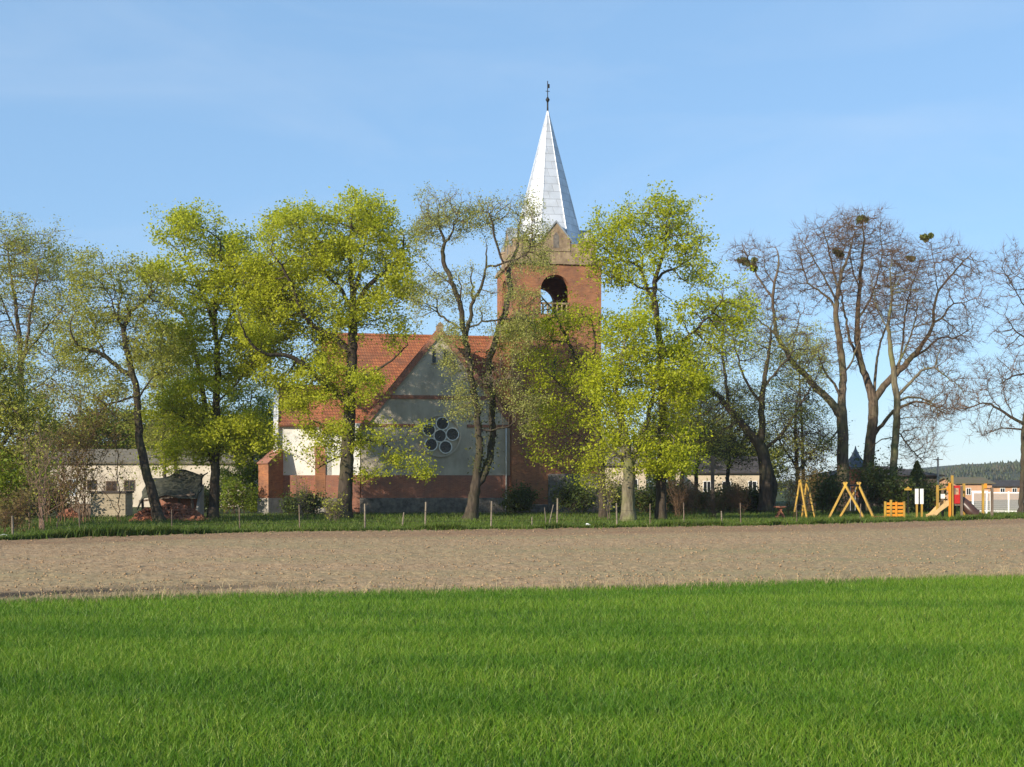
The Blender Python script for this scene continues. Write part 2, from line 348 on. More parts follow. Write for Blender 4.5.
# ploughed strip : a grid fine enough for clods, drilled rows, a shallow furrow of darker colour along the near margin
def ploughmat():
    m, nt, N, L, b = newmat('tilled_soil'); b.inputs['Roughness'].default_value = 1.0; b.inputs['Specular IOR Level'].default_value = 0.1
    tcn = N.new('ShaderNodeTexCoord')
    n = N.new('ShaderNodeTexNoise'); n.inputs['Scale'].default_value = 7.0; n.inputs['Detail'].default_value = 8; n.inputs['Roughness'].default_value=.8
    r = N.new('ShaderNodeValToRGB'); e = r.color_ramp.elements
    e[0].position=.40; e[0].color=(0.265,0.17,0.095,1); e[1].position=.62; e[1].color=(0.48,0.33,0.19,1)
    L.new(tcn.outputs['Object'], n.inputs[0]); L.new(n.outputs[0], r.inputs[0])
    # thin green sprouting in patches
    mpn = N.new('ShaderNodeMapping'); mpn.inputs['Rotation'].default_value=(0,0,R(-18)); mpn.inputs['Scale'].default_value=(.05,.20,1)
    n2 = N.new('ShaderNodeTexNoise'); n2.inputs['Scale'].default_value = 1.0; n2.inputs['Detail'].default_value = 9; n2.inputs['Roughness'].default_value = .65
    r2 = N.new('ShaderNodeValToRGB'); r2.color_ramp.elements[0].position=.42; r2.color_ramp.elements[1].position=.68
    r2.color_ramp.elements[0].color=(0,0,0,1); r2.color_ramp.elements[1].color=(.75,.75,.75,1)
    L.new(tcn.outputs['Object'], mpn.inputs[0]); L.new(mpn.outputs[0], n2.inputs[0]); L.new(n2.outputs[0], r2.inputs[0])
    mxn = N.new('ShaderNodeMixRGB'); mxn.inputs[2].default_value=(0.27,0.235,0.115,1)
    L.new(r2.outputs[0], mxn.inputs[0]); L.new(r.outputs[0], mxn.inputs[1])
    at = N.new('ShaderNodeAttribute'); at.attribute_name = 'dark_strip'
    mx2 = N.new('ShaderNodeMixRGB'); mx2.inputs[2].default_value=(0.07,0.05,0.034,1)  # turns the soil darker brown along the furrow
    a2 = N.new('ShaderNodeAttribute'); a2.attribute_name = 'headland'
    mx3 = N.new('ShaderNodeMixRGB'); mx3.inputs[2].default_value=(0.27,0.165,0.095,1)
    L.new(a2.outputs['Fac'], mx3.inputs[0]); L.new(mxn.outputs[0], mx3.inputs[1])
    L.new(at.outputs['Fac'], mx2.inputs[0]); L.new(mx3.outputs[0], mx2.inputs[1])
    L.new(mx2.outputs[0], b.inputs['Base Color'])
    bp = N.new('ShaderNodeBump'); bp.inputs['Strength'].default_value=.6; bp.inputs['Distance'].default_value=.025
    n3 = N.new('ShaderNodeTexNoise'); n3.inputs['Scale'].default_value=14; n3.inputs['Detail'].default_value=4
    L.new(tcn.outputs['Object'], n3.inputs[0]); L.new(n3.outputs[0], bp.inputs['Height']); L.new(bp.outputs[0], b.inputs['Normal'])
    return m
rag = lambda x: 0.7*(vnoise(x, x*0, 3, 2.6)-.5)+0.5*(vnoise(x, x*0, 13, .7)-.5)
nx, nt_ = 640, 330
gx = np.linspace(-36, 48, nx); tt = np.linspace(0, 1, nt_)**1.25
X, T = np.meshgrid(gx, tt)
wob = rag(X)
Y0 = edge(NEAR_EDGE, X)+wob; Y1 = edge(FAR_EDGE, X)+0.6*(vnoise(X, X*0, 4, 1.7)-.5)
Yg = Y0 + (Y1-Y0)*T
rs = np.random.RandomState(5)
ca, sa = math.cos(R(14)), math.sin(R(14))
Vr = -X*sa + Yg*ca
Z = 0.035 + 0.014*np.sin(Vr*2*math.pi/0.62) + 0.016*(vnoise(X,Yg,7,.55)-.5) + 0.03*(vnoise(X,Yg,8,.21)-.5) + 0.055*(rs.rand(*X.shape)**4-.2)
dist = (Yg-Y0)
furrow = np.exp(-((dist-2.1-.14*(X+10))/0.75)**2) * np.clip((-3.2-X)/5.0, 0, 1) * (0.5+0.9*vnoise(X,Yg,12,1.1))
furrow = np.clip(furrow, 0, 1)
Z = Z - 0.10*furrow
Z += np.where((T<=0)|(T>=1), -0.03, 0); Z = np.maximum(Z, 0.012)
V = np.stack([X,Yg,Z],2).reshape(-1,3)
idx = np.arange(nx*nt_).reshape(nt_, nx)
q = np.stack([idx[:-1,:-1], idx[:-1,1:], idx[1:,1:], idx[1:,:-1]],2).reshape(-1,4)
pm = np_mesh('ploughed_field', V, q)
at = pm.attributes.new('dark_strip', 'FLOAT', 'POINT'); at.data.foreach_set('value', furrow.ravel().astype(np.float32))
head = np.clip((Yg-(Y1-9.0-4.0*(vnoise(X,X*0,17,9)-.5)))/3.0,0,1)*(.45+.6*vnoise(X,Yg*2,18,2.0))
at = pm.attributes.new('headland', 'FLOAT', 'POINT'); at.data.foreach_set('value', np.clip(head,0,1).ravel().astype(np.float32))
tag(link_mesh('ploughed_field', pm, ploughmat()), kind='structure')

# loose clods lying on the tilled strip
rc_ = np.random.RandomState(15); n = 34000
cx_ = rc_.rand(n)*70-30; t_ = rc_.rand(n)**1.5; e0 = edge(NEAR_EDGE,cx_)+rag(cx_); cy_ = e0+.2+(edge(FAR_EDGE,cx_)-e0-.4)*t_
kp = np.abs(cx_) < .46*cy_+2; cx_,cy_ = cx_[kp],cy_[kp]; n=len(cx_); sz = .012+.030*rc_.rand(n)**4
base8 = np.array([(1,0,0),(0,1,0),(-1,0,0),(0,-1,0),(0,0,1),(0,0,-.6)],float)
V = base8[None]*sz[:,None,None]*(.6+.8*rc_.rand(n,6,1)) + rc_.randn(n,6,3)*sz[:,None,None]*.22
V[:,:,0]+=cx_[:,None]; V[:,:,1]+=cy_[:,None]; V[:,:,2]=V[:,:,2]*.8+.045+sz[:,None]*.3
b=np.arange(n)[:,None]*6; T=[]
for i in range(4): T.append(np.concatenate([b+i,b+(i+1)%4,b+4],1)); T.append(np.concatenate([b+(i+1)%4,b+i,b+5],1))
M['clod']=leafmat('dry_clods',[(0.30,0.20,0.11),(0.37,0.25,0.145),(0.23,0.15,0.085)],0.0,rough=1.0)
tag(link_mesh('soil_clods', np_mesh('soil_clods', V.reshape(-1,3), None, np.concatenate(T)), M['clod']), 'loose brown clods scattered over the tilled strip', 'soil clods', kind='stuff')

# blades -----------------------------------------------------------------
def blades(px, py, h, w, lean, rng, z0=0.0):
    """bent two-piece blades at px,py : 5 vertices, one quad and one triangle each"""
    n = len(px); a = rng.rand(n)*2*np.pi; la = rng.rand(n)*2*np.pi
    ux, uy = np.cos(a)*w/2, np.sin(a)*w/2
    lx, ly = np.cos(la)*lean*h, np.sin(la)*lean*h
    V = np.zeros((n,5,3), np.float32)
    V[:,0] = np.stack([px-ux, py-uy, np.full(n,z0)],1); V[:,1] = np.stack([px+ux, py+uy, np.full(n,z0)],1)
    mxx, myy = px+lx*.3, py+ly*.3
    V[:,2] = np.stack([mxx+ux*.8, myy+uy*.8, z0+h*.6],1); V[:,3] = np.stack([mxx-ux*.8, myy-uy*.8, z0+h*.6],1)
    V[:,4] = np.stack([px+lx, py+ly, z0+h],1)
    b = np.arange(n)[:,None]*5
    return V.reshape(-1,3), np.concatenate([b,b+1,b+2,b+3],1), np.concatenate([b+3,b+2,b+4],1)

rng = np.random.RandomState(11)
def scatter(n, y0, y1, slope, margin, dens_pow=0.0):
    y = y0+(y1-y0)*rng.rand(n); hw = slope*y+margin
    x = (rng.rand(n)*2-1)*hw; keep = rng.rand(n) < hw/(slope*y1+margin)
    return x[keep], y[keep]
bx_, by_ = [], []
for (y0,y1,dens) in ((6.2,12,2000),(12,18,1350),(18,31,850)):
    hw = .45*y1+3.0; nb = int(dens*2*hw*(y1-y0)); x, y = scatter(nb, y0, y1, .45, 3.0); bx_.append(x); by_.append(y)
x = np.concatenate(bx_); y = np.concatenate(by_)
keep = y < edge(NEAR_EDGE, x) + rag(x) + 0.1 + 0.5*rng.rand(len(x))**2 + (rng.rand(len(x))<.05)*2.0*rng.rand(len(x))**2*(vnoise(x,y,61,.5)>.55)
x, y = x[keep], y[keep]
# drilled rows
row = 0.13; v = -x*math.sin(R(14)) + y*math.cos(R(14))
v2 = np.round(v/row)*row + rng.randn(len(x))*.028
y = y + (v2-v)
hgt = (0.085+0.065*rng.rand(len(x)))*(0.88+0.26*vnoise(x*.35,y*1.6,21,2.0))
V,q,t = blades(x, y, hgt, 0.005+0.0045*rng.rand(len(x)), 0.2+0.75*rng.rand(len(x)), rng, 0.008)
o = link_mesh('green_crop', np_mesh('green_crop', V, q, t), M['crop'])
tag(o, 'bright green young cereal crop covering the foreground field', 'crop', kind='stuff')

# dry straw along the margin between crop and soil
n = 9000; x = rng.rand(n)*46-18; y = edge(NEAR_EDGE,x)+0.15+0.28*rng.randn(n)
keep = rng.rand(n) < vnoise(x, y*0, 31, .8)*1.1; x,y = x[keep],y[keep]
V,q,t = blades(x, y, 0.14+0.26*rng.rand(len(x))**2, .012, .3+.8*rng.rand(len(x)), rng, 0.01)
o = link_mesh('dry_grass', np_mesh('dry_grass', V, q, t), M['straw'])
tag(o, 'dry straw coloured grass along the margin between crop and bare soil', 'dry grass', kind='stuff')

# verge grass behind the ploughed strip
n = 150000; x = rng.rand(n)*78-34; ye = edge(FAR_EDGE, x)+0.6*(vnoise(x,x*0,4,1.7)-.5)
y = ye - 0.1 - (rng.rand(n)<.05)*2.2*rng.rand(n)**2 + (rng.rand(n)**2.7)*42
keep = np.abs(x) < .46*y+3; x,y,ye = x[keep],y[keep],ye[keep]
tall = 1.0 + 1.6*np.exp(-((x-GX(112,50))/2.0)**2)*(y-ye<4.5) + 0.7*(vnoise(x,y,41,1.2)>.68)*(y-ye<3)
V,q,t = blades(x, y, (0.10+0.16*rng.rand(len(x)))*tall, .02+.02*rng.rand(len(x)), .2+.6*rng.rand(len(x)), rng, 0.0)
o = link_mesh('verge_grass', np_mesh('verge_grass', V, q, t), M['verge'])
tag(o, 'rough green grass of the churchyard verge behind the bare soil', 'grass', kind='stuff')

# ------------------------------------------------------------------ trees
def tubes(chains, min_r=0.0):
    """list of (points Nx3, radii N) -> vertex and quad arrays"""
    Vs, Qs, off = [], [], 0
    for pts, rad in chains:
        n = len(pts)
        if n < 2: continue
        k = 3 if rad[0] < .03 else (5 if rad[0] < .09 else 9)
        tan = np.gradient(pts, axis=0); tan /= (np.linalg.norm(tan,axis=1,keepdims=True)+1e-9)
        ref = np.array([0.31,0.87,0.38]); 
        u = np.cross(tan, ref); ul = np.linalg.norm(u,axis=1,keepdims=True); u = u/(ul+1e-6); w = np.cross(tan,u)
        a = np.arange(k)*2*np.pi/k
        ring = pts[:,None,:] + rad[:,None,None]*(u[:,None,:]*np.cos(a)[None,:,None]+w[:,None,:]*np.sin(a)[None,:,None])
        Vs.append(ring.reshape(-1,3))
        i = np.arange(n-1)[:,None]*k; j = np.arange(k)[None,:]; j2 = (j+1)%k
        Qs.append((np.stack([i+j, i+j2, i+k+j2, i+k+j],2)+off).reshape(-1,4)); off += n*k
    if not Vs: return np.zeros((0,3)), np.zeros((0,4),int)
    return np.concatenate(Vs), np.concatenate(Qs)

def twigs(base, dirn, ln, r, rng, droop=0.0):
    n = len(base)
    if n == 0: return np.zeros((0,3)), np.zeros((0,4),int), np.zeros((0,3),int)
    d = dirn/(np.linalg.norm(dirn,axis=1,keepdims=True)+1e-9)
    u = np.cross(d, np.array([.3,.5,.81])); u /= (np.linalg.norm(u,axis=1,keepdims=True)+1e-6); w = np.cross(d,u)
    bend = rng.randn(n,3)*.22; bend[:,2] += .12 - droop
    m = base + d*ln[:,None]*.5 + bend*ln[:,None]*.12
    e = base + d*ln[:,None] + bend*ln[:,None]*.6
    V = np.zeros((n,7,3))
    for k in range(3):
        a = k*2*np.pi/3; o = u*np.cos(a)+w*np.sin(a)
        V[:,k] = base+o*r[:,None]; V[:,3+k] = m+o*r[:,None]*.65
    V[:,6] = e
    b = np.arange(n)[:,None]*7; Q=[];T=[]
    for k in range(3):
        k2=(k+1)%3
        Q.append(np.concatenate([b+k,b+k2,b+3+k2,b+3+k],1)); T.append(np.concatenate([b+3+k,b+3+k2,b+6],1))
    return V.reshape(-1,3), np.concatenate(Q), np.concatenate(T), e

def leaves(cent, size, rng, up=0.5, aspect=0.7):
    n = len(cent)
    nrm = rng.randn(n,3); nrm[:,2] = np.abs(nrm[:,2])+up*.5; nrm /= np.linalg.norm(nrm,axis=1,keepdims=True)
    u = np.cross(nrm, rng.randn(n,3)); u /= (np.linalg.norm(u,axis=1,keepdims=True)+1e-6); w = np.cross(nrm,u)
    s = (size*(0.45+1.1*rng.rand(n)))[:,None]
    V = np.stack([cent-u*s*.5, cent-w*s*.5*aspect+u*s*.05, cent+u*s*.5, cent+w*s*.5*aspect+u*s*.05],1)
    b = np.arange(n)[:,None]*4
    return V.reshape(-1,3), np.concatenate([b,b+1,b+2,b+3],1)

def smooth_line(pts, step):
    """Catmull-Rom through (x,y,z,r) points, resampled at step"""
    p = np.array(pts, float)
    if len(p) == 2: dense = p[0]+(p[1]-p[0])*np.linspace(0,1,30)[:,None]
    else:
        e = np.vstack([2*p[0]-p[1], p, 2*p[-1]-p[-2]]); out=[]
        for i in range(1,len(e)-2):
            t = np.linspace(0,1,14,endpoint=False)[:,None]; a,b,c,d = e[i-1],e[i],e[i+1],e[i+2]
            out.append(.5*((2*b)+(-a+c)*t+(2*a-5*b+4*c-d)*t*t+(-a+3*b-3*c+d)*t**3))
        dense = np.vstack(out+[p[-1:]])
    s = np.r_[0,np.cumsum(np.linalg.norm(np.diff(dense[:,:3],axis=0),axis=1))]
    m = max(2,int(s[-1]/step)+1); ss = np.linspace(0,s[-1],m)
    return np.stack([np.interp(ss,s,dense[:,k]) for k in range(4)],1)

CLUMPS, LEAVES = 2.9, 4.9
def tree(name, label, cat, d, limbs, crowns, seed=1, n_clump=60, per=10, clump_r=0.9, step=.35, kill=.42, infl=7.0,
         bark='bark_dark', twig='twig_dark', leaf=None, lpn=3.0, lsize=.15, lspread=.25, tw_n=1.0, tw_len=.5, tip=.017,
         droop=0.0, group=None, wig=.03, up=.5, shell=.42, trunk_leaf=0.0, mist=(), ivy=None, depth=1.0, flat=.6, pexp=2.12, tw_r=.010):
    """limbs: polylines of (px, py, radius) seen at distance d; each drifts toward or away from the viewer as it goes.
       crowns: (px, py, rx, ry, weight[, depth offset]) ellipses; wood is grown into them by space colonisation."""
    n_clump = int(n_clump*CLUMPS); lpn *= LEAVES; lsize *= .72; lspread *= 1.0; crowns = [(c[0],c[1],c[2]*1.1,c[3]*1.08)+tuple(c[4:]) for c in crowns]; tw_n *= 1.0 if leaf else 1.9
    rg = np.random.RandomState(seed); ppm = F_PX/d
    nodes, par, spec = [], [], []
    def nearest(p): 
        a = np.array(nodes); return int(np.argmin(((a-p)**2).sum(1)))
    base = None
    for li, lb in enumerate(limbs):
        L_px = sum(math.hypot(lb[i+1][0]-lb[i][0], lb[i+1][1]-lb[i][1]) for i in range(len(lb)-1))/ppm
        drift = 0.0 if li == 0 else rg.uniform(-.5,.5)*L_px*depth
        pts = []; n = len(lb)
        start = None
        if li > 0:
            p0 = np.array(P(lb[0][0],lb[0][1],d)); j = nearest(np.array(p0)); start = j; off0 = nodes[j][1]-d
        else: off0 = 0.0
        for i,(px,py,r) in enumerate(lb):
            off = off0 + drift*(i/(n-1))**1.2 + (rg.uniform(-.15,.15) if 0<i else 0)
            pp = P(px,py,d+off)
            if li == 0 and i == 0: pp.z = -0.15
            pts.append((pp.x,pp.y,pp.z,r))
        if start is not None: pts[0] = (*nodes[start], pts[0][3])
        ln = smooth_line(pts, step)
        ln[1:-1,:3] += rg.randn(len(ln)-2,3)*wig*np.minimum(1,.25/(ln[1:-1,3:4]+.05))
        prev = -1 if start is None else start
        if base is None: base = ln[0,:3].copy()
        for i,p in enumerate(ln):
            if i == 0 and start is not None: continue
            nodes.append(np.array(p[:3])); par.append(prev); spec.append(p[3]); prev = len(nodes)-1
    n_limb = len(nodes)
    # attraction points in clumps
    A = []
    tw_ = sum(c[4] for c in crowns)
    for c in crowns:
        cx,cy,rx,ry,wt = c[:5]; off = c[5] if len(c)>5 else 0.0
        ctr = np.array(P(cx,cy,d+off)); rad = np.array([rx/ppm, rx/ppm*depth, ry/ppm])
        m = max(1,int(round(n_clump*wt/tw_)))
        v = rg.randn(m,3); v /= np.linalg.norm(v,axis=1,keepdims=True)
        rr = rg.rand(m)**shell
        cc = ctr + v*rr[:,None]*rad
        for k in range(m):
            cr = clump_r*(.6+.8*rg.rand()); nn = max(2,int(per*(.5+rg.rand())))
            A.append(cc[k] + rg.randn(nn,3)*np.array([cr,cr,cr*flat])*.55)
    A = np.concatenate(A); A = A[A[:,2] > .5]
    N = np.array(nodes); near = np.full(len(A), 1e9); ni = np.zeros(len(A),int)
    def update(lo):
        nonlocal near, ni
        B = N[lo:]
        for s in range(0,len(B),400):
            D = ((A[:,None,:]-B[None,s:s+400,:])**2).sum(2); k = D.argmin(1); dm = D[np.arange(len(A)),k]
            b = dm < near; near[b] = dm[b]; ni[b] = k[b]+lo+s
    update(0)
    hist = {}
    for it in range(70):
        alive = (near > kill*kill) & (near < infl*infl)
        A = A[alive]; near = near[alive]; ni = ni[alive]
        if len(A) == 0: break
        u, inv = np.unique(ni, return_inverse=True)
        dv = A - N[ni]; dv /= (np.linalg.norm(dv,axis=1,keepdims=True)+1e-9)
        S = np.zeros((len(u),3)); np.add.at(S, inv, dv)
        S /= (np.linalg.norm(S,axis=1,keepdims=True)+1e-9)
        S += rg.randn(*S.shape)*.20; S[:,2] += .06-droop*.5
        S /= (np.linalg.norm(S,axis=1,keepdims=True)+1e-9)
        ok = np.array([hist.get(i,0) < 4 for i in u])
        if not ok.any(): break
        for i in u[ok]: hist[i] = hist.get(i,0)+1
        new = N[u[ok]] + S[ok]*step; lo = len(N)
        N = np.concatenate([N,new]); par += list(u[ok]); spec += [0.0]*len(new)
        update(lo)
        stuck = ~np.isin(ni, u[ok]) & (ni < lo)
    par = np.array(par); n = len(N)
    kids = [[] for _ in range(n)]
    for i,p in enumerate(par):
        if p >= 0: kids[p].append(i)
    rad = np.zeros(n)
    for i in range(n-1,-1,-1):
        s = sum(rad[k]**pexp for k in kids[i]); rad[i] = max(tip, s**(1/pexp)) if kids[i] else tip
        if spec[i] > 0: rad[i] = spec[i]
    for i in range(n):                                       # never thicker than what carries it
        if par[i] >= 0: rad[i] = min(rad[i], rad[par[i]]*(1.0 if spec[i]>0 else .85))
    # base flare
    hz = N[:,2]; main = np.array(spec) > 0
    fl = main & (hz < 1.1) & (np.linalg.norm(N[:,:2]-base[:2],axis=1) < 1.2)
    rad[fl] *= 1+.38*np.clip((1.1-hz[fl])/1.25,0,1)**2
    # chains
    chains = []; stack = [(0,-1)]
    roots = [0]
    while roots:
        r0 = roots.pop(); p = par[r0]
        ids = ([p] if p >= 0 else []) + [r0]; cur = r0
        while kids[cur]:
            ks = sorted(kids[cur], key=lambda k: -rad[k]); roots += ks[1:]; cur = ks[0]; ids.append(cur)
        rr = rad[ids].copy()
        if p >= 0: rr[0] = min(rr[1]*1.15, rad[p])
        if len(ids) > 1: rr[-1] *= .6
        chains.append((N[ids], rr))
    thick = [c for c in chains if c[1].max() >= .035]; thin = [c for c in chains if c[1].max() < .035]
    org = Vector((float(base[0]), float(base[1]), 0.0)); o3 = np.array(org)
    root = empty(name, label, cat, org, 0.0, group)
    V,Q = tubes(thick); link_mesh('trunk', np_mesh('trunk', V-o3, Q), M[bark], root, smooth=True)
    # fine twigs on slender wood
    slender = np.where((rad < .04) & (np.arange(n) >= 3))[0]
    cnt = rg.poisson(tw_n, len(slender)); src = np.repeat(slender, cnt)
    TV = None
    Vb,Qb = tubes(thin); Tb = np.zeros((0,3),int); ends = N[slender]
    if len(src):
        pd = N[src]-N[np.maximum(par[src],0)]; dr = pd/(np.linalg.norm(pd,axis=1,keepdims=True)+1e-6)*.8 + rg.randn(len(src),3)*.62
        dr[:,2] += .12-droop
        tv,tq,ttri,ends2 = twigs(N[src]+rg.randn(len(src),3)*.01, dr, tw_len*(.5+rg.rand(len(src))), np.full(len(src),tw_r), rg, droop)
        Qb = np.concatenate([Qb, tq+len(Vb)]); Tb = ttri+len(Vb); Vb = np.concatenate([Vb,tv]); 
        ends = np.concatenate([ends, ends2, (N[src]+ends2)/2])
    if leaf is None:
        link_mesh('crown', np_mesh('crown', Vb-o3, Qb, Tb), M[twig], root)
    else:
        link_mesh('twigs', np_mesh('twigs', Vb-o3, Qb, Tb), M[twig], root)
        k = rg.poisson(lpn*np.clip(3.0*vnoise(ends[:,0]+ends[:,1]*.6, ends[:,2]*1.3, seed+50, 1.1)-.55,.10,2.0), len(ends)); c = np.repeat(ends,k,axis=0)
        c = c + rg.randn(*c.shape)*lspread*np.array([1,1,.75]) - np.array([0,0,droop*.3])
        if trunk_leaf:                                        # ivy and water shoots on the stems
            tn = np.where(main & (rad > .06) & (hz > 3.2))[0]; kk = rg.poisson(trunk_leaf*(.2+1.5*vnoise(hz[tn],hz[tn]*0,seed,1.3)), len(tn)); cc = np.repeat(N[tn],kk,axis=0)
            c = np.concatenate([c, cc+rg.randn(*cc.shape)*.35])
        c = c[c[:,2] > .3]
        LV,LQ = leaves(c, lsize, rg, up); link_mesh('crown', np_mesh('crown', LV-o3, LQ), M[leaf], root)
    if ivy:
        cntv, zlo, zhi = ivy; tn = np.where(main & (hz > zlo) & (hz < zhi) & (rad > .07))[0]
        c = np.repeat(N[tn], rg.poisson(cntv*(.2+1.5*vnoise(hz[tn],hz[tn]*0,seed,1.1)), len(tn)),axis=0); rr_=rg.randn(*c.shape); c = c+rr_*np.array([.30,.30,.25])
        LV,LQ = leaves(c, .13, rg, .3); link_mesh('ivy', np_mesh('ivy', LV-o3, LQ), M['lf_ivy'], root)
    for (px,py,rp) in mist:                                   # mistletoe balls caught in the crown
        a = np.array([[ (q_[0])/q_[1]*F_PX+512, HOR-(q_[2]-EYE)/q_[1]*F_PX] for q_ in N])
        j = int(np.argmin(((a-np.array([px,py]))**2).sum(1))); c0 = N[j]
        rm = rp/ppm*.66; m = 1100; v = rg.randn(m,3); v /= np.linalg.norm(v,axis=1,keepdims=True)
        lob = np.concatenate([np.zeros((1,3)), rg.randn(4,3)*.42])*rm; pts = c0 + lob[rg.randint(0,5,m)] + v*(rg.rand(m)**.6)[:,None]*rm*.75
        LV,LQ = leaves(pts, .17, rg, .1, .5); mo = link_mesh('mistletoe', np_mesh('mistletoe', LV-o3, LQ), M['lf_mistletoe'], root)
    return root

def shrub(name, label, cat, px, d, w, h, seed, n_stem=9, leaf=None, twig='twig_brown', lpn=3, lsize=.12, lspread=.15, tw_n=1.5, tw_len=.4,
          group=None, stem_r=.018, spread=1.0, branch=5, z_lo=.25):
    """many thin stems from the ground, forking, with buds or leaves"""
    rg = np.random.RandomState(seed); x0 = GX(px,d); org = np.array([x0,d,0.0]); ch=[]; slend=[]
    for s in range(n_stem):
        b = np.array([rg.randn()*w*.16, rg.randn()*w*.16, -.05]); e = np.array([rg.uniform(-.5,.5)*w*spread, rg.uniform(-.5,.5)*w*spread, h*(.65+.35*rg.rand())])
        m = max(4,int(h/.35)); t = np.linspace(0,1,m)[:,None]
        pts = b+(e-b)*np.concatenate([t**1.5,t**1.5,t],1) + np.r_[np.zeros((1,3)),rg.randn(m-1,3)*.05]
        r = stem_r*(1-.75*t[:,0])*(.7+.6*rg.rand()); ch.append((pts,r)); slend += list(pts[t[:,0]>z_lo])
        for k in range(branch):
            i = rg.randint(int(m*.25),m-1); dr = rg.randn(3)*.5; dr[2] = abs(dr[2])+.5; L = h*.28*(.5+rg.rand()); q_ = pts[i]+dr*L*np.linspace(0,1,4)[:,None]+rg.randn(4,3)*.03
            q_[0]=pts[i]; ch.append((q_, r[i]*.6*np.linspace(1,.4,4))); slend += list(q_[1:])
    V,Q = tubes(ch); sl = np.array(slend); src = np.repeat(sl, rg.poisson(tw_n,len(sl)),axis=0)
    T = np.zeros((0,3),int); ends = sl
    if len(src):
        dr = rg.randn(len(src),3); dr[:,2] = np.abs(dr[:,2])*.8
        tv,tq,tt_,e2 = twigs(src, dr, tw_len*(.5+rg.rand(len(src))), np.full(len(src),.006), rg)
        Q = np.concatenate([Q,tq+len(V)]); T = tt_+len(V); V = np.concatenate([V,tv]); ends = np.concatenate([sl,e2])
    root = empty(name, label, cat, org, 0.0, group)
    link_mesh('stems', np_mesh('stems', V, Q, T), M[twig], root)
    if leaf:
        c = np.repeat(ends, rg.poisson(lpn,len(ends)),axis=0); c = c+rg.randn(*c.shape)*lspread; c = c[c[:,2]>.1]
        LV,LQ = leaves(c, lsize, rg, .4); link_mesh('foliage', np_mesh('foliage', LV, LQ), M[leaf], root)
    return root

def conifer(name, label, cat, px, d, w, h, seed, leaf='lf_conifer', group=None, n=5000, size=.16):
    rg = np.random.RandomState(seed); org = np.array([GX(px,d),d,0.0])
    root = empty(name, label, cat, org, 0.0, group)
    MB().tube((0,0,-.1),(0,0,h*.96),.11,.02,7).build('trunk', M['bark_dark'], root)
    z = h*(.06+.94*rg.rand(n)**1.15); lay = np.sin(z/h*34+rg.rand(n))*.14; rr = (w/2)*(1-z/h+.03)*(.35+.65*rg.rand(n)**.5)*(1+lay)*(1+.35*(vnoise(z*2,z*0,seed,.8)-.5))
    a = rg.rand(n)*2*np.pi; rr *= 1+.25*np.sin(a*5+z*3)
    c = np.stack([np.cos(a)*rr, np.sin(a)*rr, z-rr*.18],1); LV,LQ = leaves(c, size, rg, .2, .4)
    link_mesh('crown', np_mesh('crown', LV, LQ), M[leaf], root); return root

# ------------------------------------------------------------------ the church
def spiremat():
    m, nt, N, L, b = newmat('galvanised_sheet'); b.inputs['Metallic'].default_value = 0.35; b.inputs['Roughness'].default_value = 0.42
    tcn = N.new('ShaderNodeTexCoord'); sp = N.new('ShaderNodeSeparateXYZ'); cb = N.new('ShaderNodeCombineXYZ'); ad = N.new('ShaderNodeMath')
    L.new(tcn.outputs['Object'], sp.inputs[0]); L.new(sp.outputs[0], ad.inputs[0]); L.new(sp.outputs[1], ad.inputs[1])
    L.new(ad.outputs[0], cb.inputs[0]); L.new(sp.outputs[2], cb.inputs[1])
    br = N.new('ShaderNodeTexBrick'); br.inputs['Scale'].default_value = 1.0
    br.inputs['Color1'].default_value = (.66,.67,.69,1); br.inputs['Color2'].default_value = (.54,.56,.59,1); br.inputs['Mortar'].default_value=(.42,.43,.45,1)
    br.inputs['Brick Width'].default_value = .95; br.inputs['Row Height'].default_value = .62; br.inputs['Mortar Size'].default_value = .022
    L.new(cb.outputs[0], br.inputs['Vector'])
    n = N.new('ShaderNodeTexNoise'); n.inputs['Scale'].default_value = 1.2; n.inputs['Detail'].default_value = 6
    r = N.new('ShaderNodeValToRGB'); r.color_ramp.elements[0].position=.4; r.color_ramp.elements[1].position=.7
    r.color_ramp.elements[0].color=(1,1,1,1); r.color_ramp.elements[1].color=(.78,.77,.75,1)
    mm = N.new('ShaderNodeMixRGB'); mm.blend_type='MULTIPLY'; mm.inputs[0].default_value=.8
    L.new(tcn.outputs['Object'], n.inputs[0]); L.new(n.outputs[0], r.inputs[0]); L.new(br.outputs[0], mm.inputs[1]); L.new(r.outputs[0], mm.inputs[2])
    L.new(mm.outputs[0], b.inputs['Base Color'])
    bp = N.new('ShaderNodeBump'); bp.inputs['Strength'].default_value=.5; bp.inputs['Distance'].default_value=.03; bp.invert=True
    L.new(br.outputs[1], bp.inputs['Height']); L.new(bp.outputs[0], b.inputs['Normal'])
    return m
M['spire'] = spiremat()

CH = empty('church', 'red brick and white plaster village church with tower and pale metal spire', 'church', (-5.4, 90.0, 0.0), R(10))
RID, EAV, HW = 13.9, 6.6, 5.85
